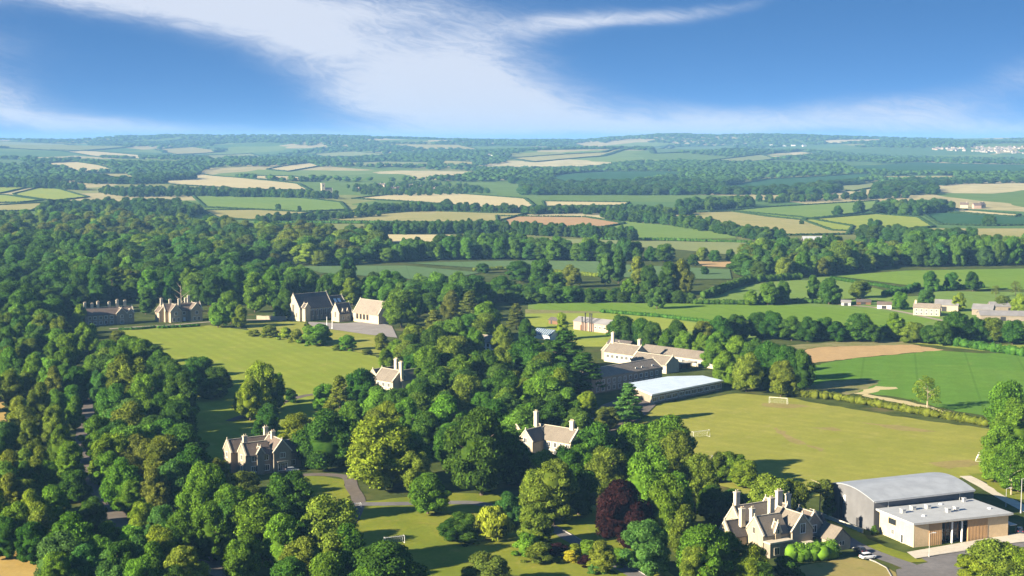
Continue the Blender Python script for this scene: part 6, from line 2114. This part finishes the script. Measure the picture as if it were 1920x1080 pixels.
def scatter(poly_px, spacing, hts, wfac, hues, keep_off=True, tries=9, world=False):
    P = poly_px if world else [hit(*p) for p in poly_px]
    xs = [p[0] for p in P]
    ys = [p[1] for p in P]
    area = abs(sum(P[i][0] * P[(i + 1) % len(P)][1] - P[(i + 1) % len(P)][0] * P[i][1] for i in range(len(P)))) / 2
    box = (max(xs) - min(xs)) * (max(ys) - min(ys))
    n = int(area / spacing ** 2 * tries * box / max(area, 1)) // 3 + 10
    n = min(n, 60000)
    X = rng.uniform(min(xs), max(xs), n)
    Y = rng.uniform(min(ys), max(ys), n)
    ok = in_poly(X, Y, P)
    if keep_off:
        for Q in FIELD_POLYS:
            qx = [p[0] for p in Q]
            qy = [p[1] for p in Q]
            if max(qx) < min(xs) or min(qx) > max(xs) or max(qy) < min(ys) or min(qy) > max(ys):
                continue
            ok &= ~in_poly(X, Y, Q)
    g = Grid(spacing)
    out = []
    for x, y in zip(X[ok], Y[ok]):
        if not g.ok(x, y, spacing * rng.uniform(.75, 1.05)):
            continue
        h = rng.uniform(*hts)
        w = h * rng.uniform(*wfac)
        if y < 1000:
            if covers(x, y, h, w) or any((x - a) ** 2 + (y - b) ** 2 < (r * .8 + w * .3) ** 2 for a, b, r in PLACED):
                continue
        g.add(x, y)
        out.append((x, y, h, w, rng.choice(hues)))
    return out


# the near woods: each tree its own object
FILL = [
    ([(-40, 690), (60, 640), (110, 660), (150, 740), (150, 850), (60, 1020), (-40, 1010)], 9.0, (10, 14), (.65, .9), 'gdogbo', P_WEST, 40),
    ([(90, 1050), (200, 1000), (330, 1050), (330, 1110), (100, 1110)], 9.0, (9, 12), (.7, .95), 'gdgb', P_WEST, 16),
    ([(190, 690), (260, 690), (330, 760), (350, 880), (260, 920), (200, 850)], 10.0, (11, 15), (.8, 1.0), 'gdogb', P_AVE, 26),
    ([(340, 940), (430, 930), (560, 1040), (560, 1110), (400, 1110)], 10.0, (9, 13), (.8, 1.0), 'gdgo', P_DARKH, 12),
    ([(700, 800), (780, 760), (900, 720), (1000, 740), (1100, 790), (1100, 900), (1000, 920), (880, 900), (830, 860), (760, 850)], 10.5, (11, 15), (.8, 1.0), 'gdogd', P_CENT, 34),
    ([(760, 690), (830, 640), (960, 640), (1060, 700), (1080, 760), (940, 780), (800, 760)], 10.5, (12, 16), (.8, 1.0), 'gdogd', P_CENT, 24),
    ([(1150, 900), (1270, 870), (1300, 930), (1350, 990), (1250, 960)], 10.0, (11, 15), (.8, 1.0), 'gdgo', P_PARK, 14),
]
FILLED = []
FH = {'g': 1, 'd': 2, 'o': 3, 'b': 4}
for poly, sp, hts, wf, hues, place, lim in FILL:
    it = scatter(poly, sp, hts, wf, [0], keep_off=False)
    FILLED += [(X, Y, Hm, Wm, random.choice([FH[h] for h in hues])) for (X, Y, Hm, Wm, _) in it[:lim]]
    PLACED += [(X, Y, Wm * .5) for (X, Y, Hm, Wm, _) in it[:lim]]
woodland('undergrowth_trees', FILLED, 'lesser trees filling the gaps beneath the named trees of the grounds', 'trees', level=3)

left_wood = []
left_wood += scatter([(-420, 640), (-420, 470), (150, 470), (330, 480), (440, 490), (450, 560), (385, 575), (290, 568), (160, 575), (90, 620)], 13.0, (12, 21), (.8, 1.1), [0, 1, 2, 2, 2, 4])
woodland('woodland', left_wood, 'dense mixed wood rising behind the two distant stone houses', level=0)
up = scatter([(-420, 425), (0, 420), (200, 414), (330, 427), (480, 440), (600, 445), (700, 454), (720, 480), (690, 496), (580, 500), (470, 505), (330, 490), (150, 480), (-420, 480)], 17.0, (11, 21), (.85, 1.2), [0, 1, 2, 2, 3, 3, 4, 5, 6])
woodland('woodland', up, 'broad hazy wood stretching between the houses and the fields', level=0)
chap = scatter([(430, 566), (440, 524), (545, 526), (600, 548), (760, 552), (900, 560), (880, 588), (790, 594), (735, 590), (700, 560), (540, 560)], 10.5, (13, 17), (.8, 1.0), [0, 1, 2, 2, 4])
woodland('woodland', chap, 'dark trees massed behind the chapel roofs', level=0)
west = scatter([(-420, 640), (60, 620), (130, 640), (120, 700), (-420, 740)], 9.5, (11, 15), (.7, .9), [0, 1, 3, 3, 4])
woodland('woodland', west, 'olive young wood at the western edge of the grounds', level=0)
east = scatter([(1945, 730), (2120, 740), (2380, 800), (2380, 900), (2100, 860), (1960, 850)], 12.5, (10, 16), (.85, 1.1), [0, 1, 2, 3])
woodland('woodland', east, 'trees continuing beyond the eastern end of the playing field', level=0)
belts = []
belts += scatter([(690, 437), (930, 433), (1190, 449), (1190, 453), (930, 438), (690, 441)], 9, (12, 14), (.7, .85), [2, 0, 4], keep_off=False)
woodland('woodland_strip', belts, 'long straight plantation strip below the buff pasture', level=1)
b2 = scatter([(690, 486), (860, 480), (1000, 481), (1130, 485), (1200, 488), (1130, 491), (1000, 488), (860, 487), (690, 494)], 10, (14, 19), (.7, .95), [0, 1, 2, 4], keep_off=False)
woodland('woodland_strip', b2, 'tall tree belt above the blue-green crops', level=0)
b3 = scatter([(1385, 520), (1395, 490), (1450, 481), (1560, 479), (1650, 483), (1720, 494), (1560, 517), (1450, 524)], 10.5, (13, 19), (.75, .95), [0, 1, 2, 3, 3, 4], keep_off=False)
woodland('woodland', b3, 'large mixed copse above the green pastures', level=0)
b4 = scatter([(1690, 498), (1700, 487), (1800, 483), (2400, 478), (2400, 491), (1700, 501)], 10.5, (17, 23), (.6, .8), [0, 1, 4, 4, 2], keep_off=False)
woodland('woodland', b4, 'tall poplar belt above the long green pasture', level=0)
b5 = scatter([(1612, 446), (1720, 450), (1830, 458), (1760, 464), (1680, 456), (1620, 450)], 12, (12, 16), (.9, 1.1), [2, 4, 0], keep_off=False)
woodland('woodland', b5, 'dark copse below the yellow-green meadow', level=1)
dk = scatter([(860, 556), (960, 548), (1100, 556), (1300, 566), (1300, 570), (1000, 568), (860, 572)], 7, (6, 8.5), (1.0, 1.3), [2, 2, 0], keep_off=False)
woodland('hedgerow_wood', dk, 'dark overgrown hedge along the top of the bright crop', 'hedge', level=0)

# tree belts and hedgerow trees of the middle distance
B = []
for poly, sp, ht in (
        ([(672, 396), (800, 392), (900, 394), (1000, 400), (1000, 403), (880, 397), (690, 399)], 11, (9, 13)),
        ([(1005, 399), (1190, 396), (1300, 402), (1290, 405), (1140, 400), (1010, 402)], 12, (9, 13)),
        ([(1130, 408), (1240, 414), (1330, 427), (1400, 442), (1470, 452), (1440, 455), (1360, 441), (1260, 424), (1140, 413)], 12, (9, 14)),
        ([(180, 362), (300, 359), (480, 365), (580, 368), (640, 374), (560, 372), (370, 369), (230, 370)], 14, (10, 15)),
        ([(255, 338), (300, 335), (365, 334), (365, 337), (280, 341)], 12, (11, 15)),
        ([(-60, 346), (60, 344), (120, 350), (170, 358), (60, 353), (-60, 351)], 14, (11, 15)),
        ([(100, 393), (220, 389), (330, 391), (375, 402), (360, 410), (200, 404), (70, 404)], 13, (12, 17)),
        ([(1640, 402), (1665, 394), (1750, 392), (1790, 396), (1730, 402), (1720, 406)], 13, (13, 18)),
        ([(480, 416), (580, 410), (700, 404), (720, 405), (560, 417), (490, 421)], 13, (7, 11)),
        ([(820, 390), (840, 386), (850, 392)], 13, (9, 12)),
        ([(1420, 378), (1560, 373), (1700, 369), (1700, 372), (1560, 377), (1440, 382)], 16, (10, 14)),
        ([(1290, 388), (1400, 384), (1420, 388), (1330, 396), (1270, 394)], 15, (12, 17)),
        ([(840, 470), (930, 463), (960, 463), (1000, 472), (900, 474)], 12, (12, 17))):
    B += scatter(poly, sp, ht, (.85, 1.15), [0, 2, 2, 4, 1], keep_off=False)
for (x, y, h) in ((1570, 404, 15), (1608, 400, 17), (1632, 424, 9), (1512, 421, 7), (332, 395, 10), (520, 393, 9), (562, 398, 10), (650, 402, 9), (1850, 422, 12), (1855, 416, 10),
                  (1640, 430, 12), (1100, 402, 12), (830, 461, 12), (790, 458, 8), (1310, 515, 8), (905, 512, 9), (1420, 445, 8), (1795, 444, 9), (1385, 362, 14), (1195, 351, 14)):
    X, Y = hit(x, y)
    for k in range(3 if h > 11 else 1):
        B.append((X + rng.normal() * 3, Y + rng.normal() * 3, h * rng.uniform(.85, 1), h * rng.uniform(.8, 1.05), 2))
B += scatter([(650, 352), (760, 345), (880, 350), (920, 362), (780, 368), (680, 366)], 21, (7, 11), (.9, 1.2), [0, 1, 4], keep_off=False)
woodland('hedgerow_trees', B, 'hedgerow trees and small copses dividing the farmland', 'trees', level=1)


# far woods: patches chosen by a smooth field over the land, denser on the slopes
def far_woods():
    n = 90000
    u = rng.uniform(-260, 2180, n)
    Y = np.exp(rng.uniform(math.log(2450), math.log(9700), n))
    X = (u - 960) / F * Y
    s = np.zeros(n)
    r2 = np.random.default_rng(31)
    for k in range(14):
        a, b, c = r2.uniform(150, 420), r2.uniform(220, 700), r2.uniform(0, 6.28)
        s += np.sin(X / a + c + r2.normal() * Y / 2500) * np.sin(Y / b + c * 1.7 + r2.normal() * X / 2500)
    s = s / 2.6
    _, py = project(X, Y, height(X, Y))
    want = -.05 - .22 * (py < 348)
    want = want - .35 * ((py < 345) & (py > 318) & (u > 480) & (u < 1080))            # valley woods
    want = want - .5 * ((py < 274) & (u > 170) & (u < 720))                            # western ridge
    want = want - 1.1 * ((py < 268) & (u > 1110) & (u < 1420))                         # wooded hill
    want = want - .5 * ((py < 366) & (py > 345) & (u > 980) & (u < 1500))
    want = want - .4 * (py < 262)
    want = want - .4 * ((py < 366) & (py > 300) & (u > 1640))
    want = want + .5 * ((py < 300) & (py > 268) & (u < 300))
    want = want + .5 * ((py > 366) & (py < 460)) + .8 * ((py > 341) & (u < 980))
    ok = (s > want) & (py < 372)
    for Q in FIELD_POLYS:
        if max(p[1] for p in Q) > 2400:
            ok &= ~in_poly(X, Y, Q)
    X, Y = X[ok], Y[ok]
    g = Grid(40)
    near, far = [], []
    for x, y in zip(X, Y):
        sp = 10 + y / 330.0
        if not g.ok(x, y, sp * rng.uniform(.75, 1.1)):
            continue
        g.add(x, y)
        h = rng.uniform(10, 15.5)
        (near if y < 3400 else far).append((x, y, h, max(h * .95, sp * 1.15), rng.choice([2, 2, 0, 4, 4])))
    return near, far


fw_near, fw_far = far_woods()
print('tris', sum(len(m.polygons) for m in bpy.data.meshes)); print('woods', len(left_wood), len(up), len(chap), len(B), len(fw_near), len(fw_far))
woodland('woodland', fw_near, 'hazy woods across the middle of the valley', level=1)
woodland('woodland', fw_far, 'blue distant woods covering the far slopes and skyline', level=2)


# ------------------------------------------------------------------ hedges
def hedge_np(pts, w, h, dens, r, card):
    W = np.array(pts, float)
    seg = np.linalg.norm(np.diff(W, axis=0), axis=1)
    L = np.concatenate([[0], np.cumsum(seg)])
    step = max((0.22 if dens > 200 else 0.42) * w, L[-1] / 420) if dens else max(1.15 * w, L[-1] / 300)
    t = np.arange(0, L[-1] + step * .5, step)
    x = np.interp(t, L, W[:, 0])
    y = np.interp(t, L, W[:, 1])
    z = height(x, y)
    V, T = [], []
    nv = 0
    for i in range(len(t)):
        k = r.uniform(.72, 1.22)
        rw = max(w * .55, step * .75) * r.uniform(.75, 1.15)
        rw = max(w * .5, step * .75) * r.uniform(.9, 1.1) if dens > 200 else rw
        R = np.array([rw, rw, h * .56]) * np.array([1, 1, k])
        v = ICO2[0] * R * (1 + r.normal(size=(len(ICO2[0]), 1)) * .10) if dens > 0 else ICO1[0] * R * (1 + r.normal(size=(len(ICO1[0]), 1)) * .12)
        T.append((ICO2[1] if dens > 0 else ICO1[1]) + nv)
        v = v + np.array([x[i] + r.normal() * w * .16, y[i] + r.normal() * w * .16, z[i] + h * .46])
        V.append(v)
        nv += len(v)
        if dens:
            n = dens
            d = unit(r.normal(size=(n, 3)))
            p = np.array([x[i], y[i], z[i] + h * .46]) + d * R * r.uniform(.92, 1.2, (n, 1))
            nn = unit(d + r.normal(size=(n, 3)) * .6)
            a = unit(np.cross(nn, r.normal(size=(n, 3))))
            b = np.cross(nn, a)
            hs = card * r.uniform(.6, 1.3, (n, 1))
            q = np.stack([p - a * hs - b * hs, p + a * hs - b * hs * .6, p + b * hs * 1.2], 1).reshape(-1, 3)
            V.append(q)
            T.append(np.arange(n * 3).reshape(-1, 3) + nv)
            nv += n * 3
    V = np.concatenate(V)
    return V, np.concatenate(T)


def hedge(pts, w, h, hue, label, dens=60, card=.3):
    P = [hit(*p) for p in pts]
    V, T = hedge_np(P, w, h, dens, rng, card)
    o = P[0]
    z0 = float(height(o[0], o[1]))
    V = V - np.array([o[0], o[1], z0])
    V[:, 2] = np.maximum(V[:, 2], -.6)
    kk = np.repeat(rng.uniform(.7, 1.3, (len(V) + 2) // 3), 3)[:len(V)]
    ob = link('hedge', mesh_np('hedge', V, T, np.stack([kk, kk, kk, kk * 0 + 1], 1), 'fleck'), LEAF[hue])
    ob.location = (o[0], o[1], z0)
    return tag(ob, label, 'hedge')


hedge([(1488, 1052), (1520, 1050), (1562, 1046)], 4.0, 4.2, 'g', 'thick sunlit clipped hedge in front of the gabled manor', 260, .22)
hedge([(1480, 742), (1560, 748), (1640, 762), (1720, 776), (1800, 790), (1872, 802)], 3.2, 2.8, 'o', 'scruffy boundary hedge along the far side of the playing field', 90, .3)
hedge([(1676, 634), (1730, 641), (1800, 650), (1920, 668)], 4.0, 4.0, 'd', 'clipped green hedge bordering the deep green crop', 80, .35)
hedge([(1128, 586), (1240, 595), (1330, 606), (1420, 616)], 2.2, 2.0, 'd', 'low broken hedge between bright crop and yellow strip', 30, .3)
hedge([(1340, 620), (1460, 632), (1560, 632), (1660, 632), (1760, 636), (1830, 640), (1920, 642)], 6, 6.0, 'd', 'dark hedge under the hedgerow trees below the farm', 70, .4)
hedge([(1300, 570), (1400, 571), (1500, 568), (1590, 571)], 3.5, 3, 'd', 'dark hedge at the foot of the oak pasture', 40, .4)
hedge([(1320, 560), (1400, 530), (1500, 524)], 5, 5, 'd', 'dark hedge climbing towards the mixed copse', 40, .45)
hedge([(1560, 524), (1640, 536), (1700, 546)], 3, 2.4, 'd', 'hedge crossing the pastures to the farm', 30, .4)
hedge([(1660, 556), (1700, 548), (1720, 540)], 4, 4, 'd', 'dark hedge beside the white farm shed', 30, .4)
hedge([(1740, 547), (1840, 540)], 4, 3.4, 'd', 'dark hedge under the three pasture trees', 30, .4)
hedge([(890, 508), (960, 506), (1060, 514), (1130, 520)], 3, 3, 'o', 'thin hedge between the two blue-green crops', 24, .4)
hedge([(1130, 450), (1240, 451), (1400, 456)], 4, 3, 'd', 'straight dark hedge below the green crop field', 16, .5)
hedge([(480, 419), (620, 419), (780, 420), (920, 420)], 5, 3.5, 'd', 'straight dark hedge under the buff pasture', 12, .6)
hedge([(660, 404), (720, 400), (775, 393)], 5, 4, 'd', 'curved hedge beside the yellow-green wedge', 12, .6)
hedge([(300, 616), (345, 614), (372, 612)], 2.2, 1.6, 'd', 'low garden hedge in front of the twin-gabled house', 70, .2)
hedge([(225, 619), (262, 618), (290, 615)], 1.8, 1.3, 'd', 'low garden hedge beside the long stone house', 70, .2)

# hedges of the far fields
HV, HT, HN = [], [], 0
for Q in FIELD_POLYS:
    if min(p[1] for p in Q) < 1650 or len(Q) > 12:
        continue
    if rng.random() < .12:
        continue
    dist = sum(p[1] for p in Q) / len(Q)
    P = Q + [Q[0]]
    V, T = hedge_np(P, max(3.0, dist / 1100), 2.6 if dist < 3500 else 3.6, 0, rng, 1)
    HV.append(V)
    HT.append(T + HN)
    HN += len(V)
HV = np.concatenate(HV)
me = mesh_np('field_hedges', HV, np.concatenate(HT), np.broadcast_to(np.array([.030, .060, .018, 1.0]), (len(HV), 4)))
tag(link('field_hedges', me, WOODLEAF), 'thin dark hedges outlining the distant fields', 'hedges', None, 'stuff')

# ------------------------------------------------------------------ the air
def haze():
    m, g, out = new_mat('haze_air')
    v = g.n('ShaderNodeVolumePrincipled')
    v.inputs['Color'].default_value = (0.28, 0.57, 1.0, 1)
    v.inputs['Density'].default_value = HAZE_DENSITY
    v.inputs['Density Attribute'].default_value = ''
    v.inputs['Anisotropy'].default_value = 0.0
    g.put(out.inputs['Volume'], v.outputs[0])
    b = MB()
    b.box(-20000, 20000, -1600, 30500, -40, 190)
    o = b.build('haze', m)
    tag(o, 'thin blue summer haze filling the valley air', 'haze', None, 'stuff')


haze()
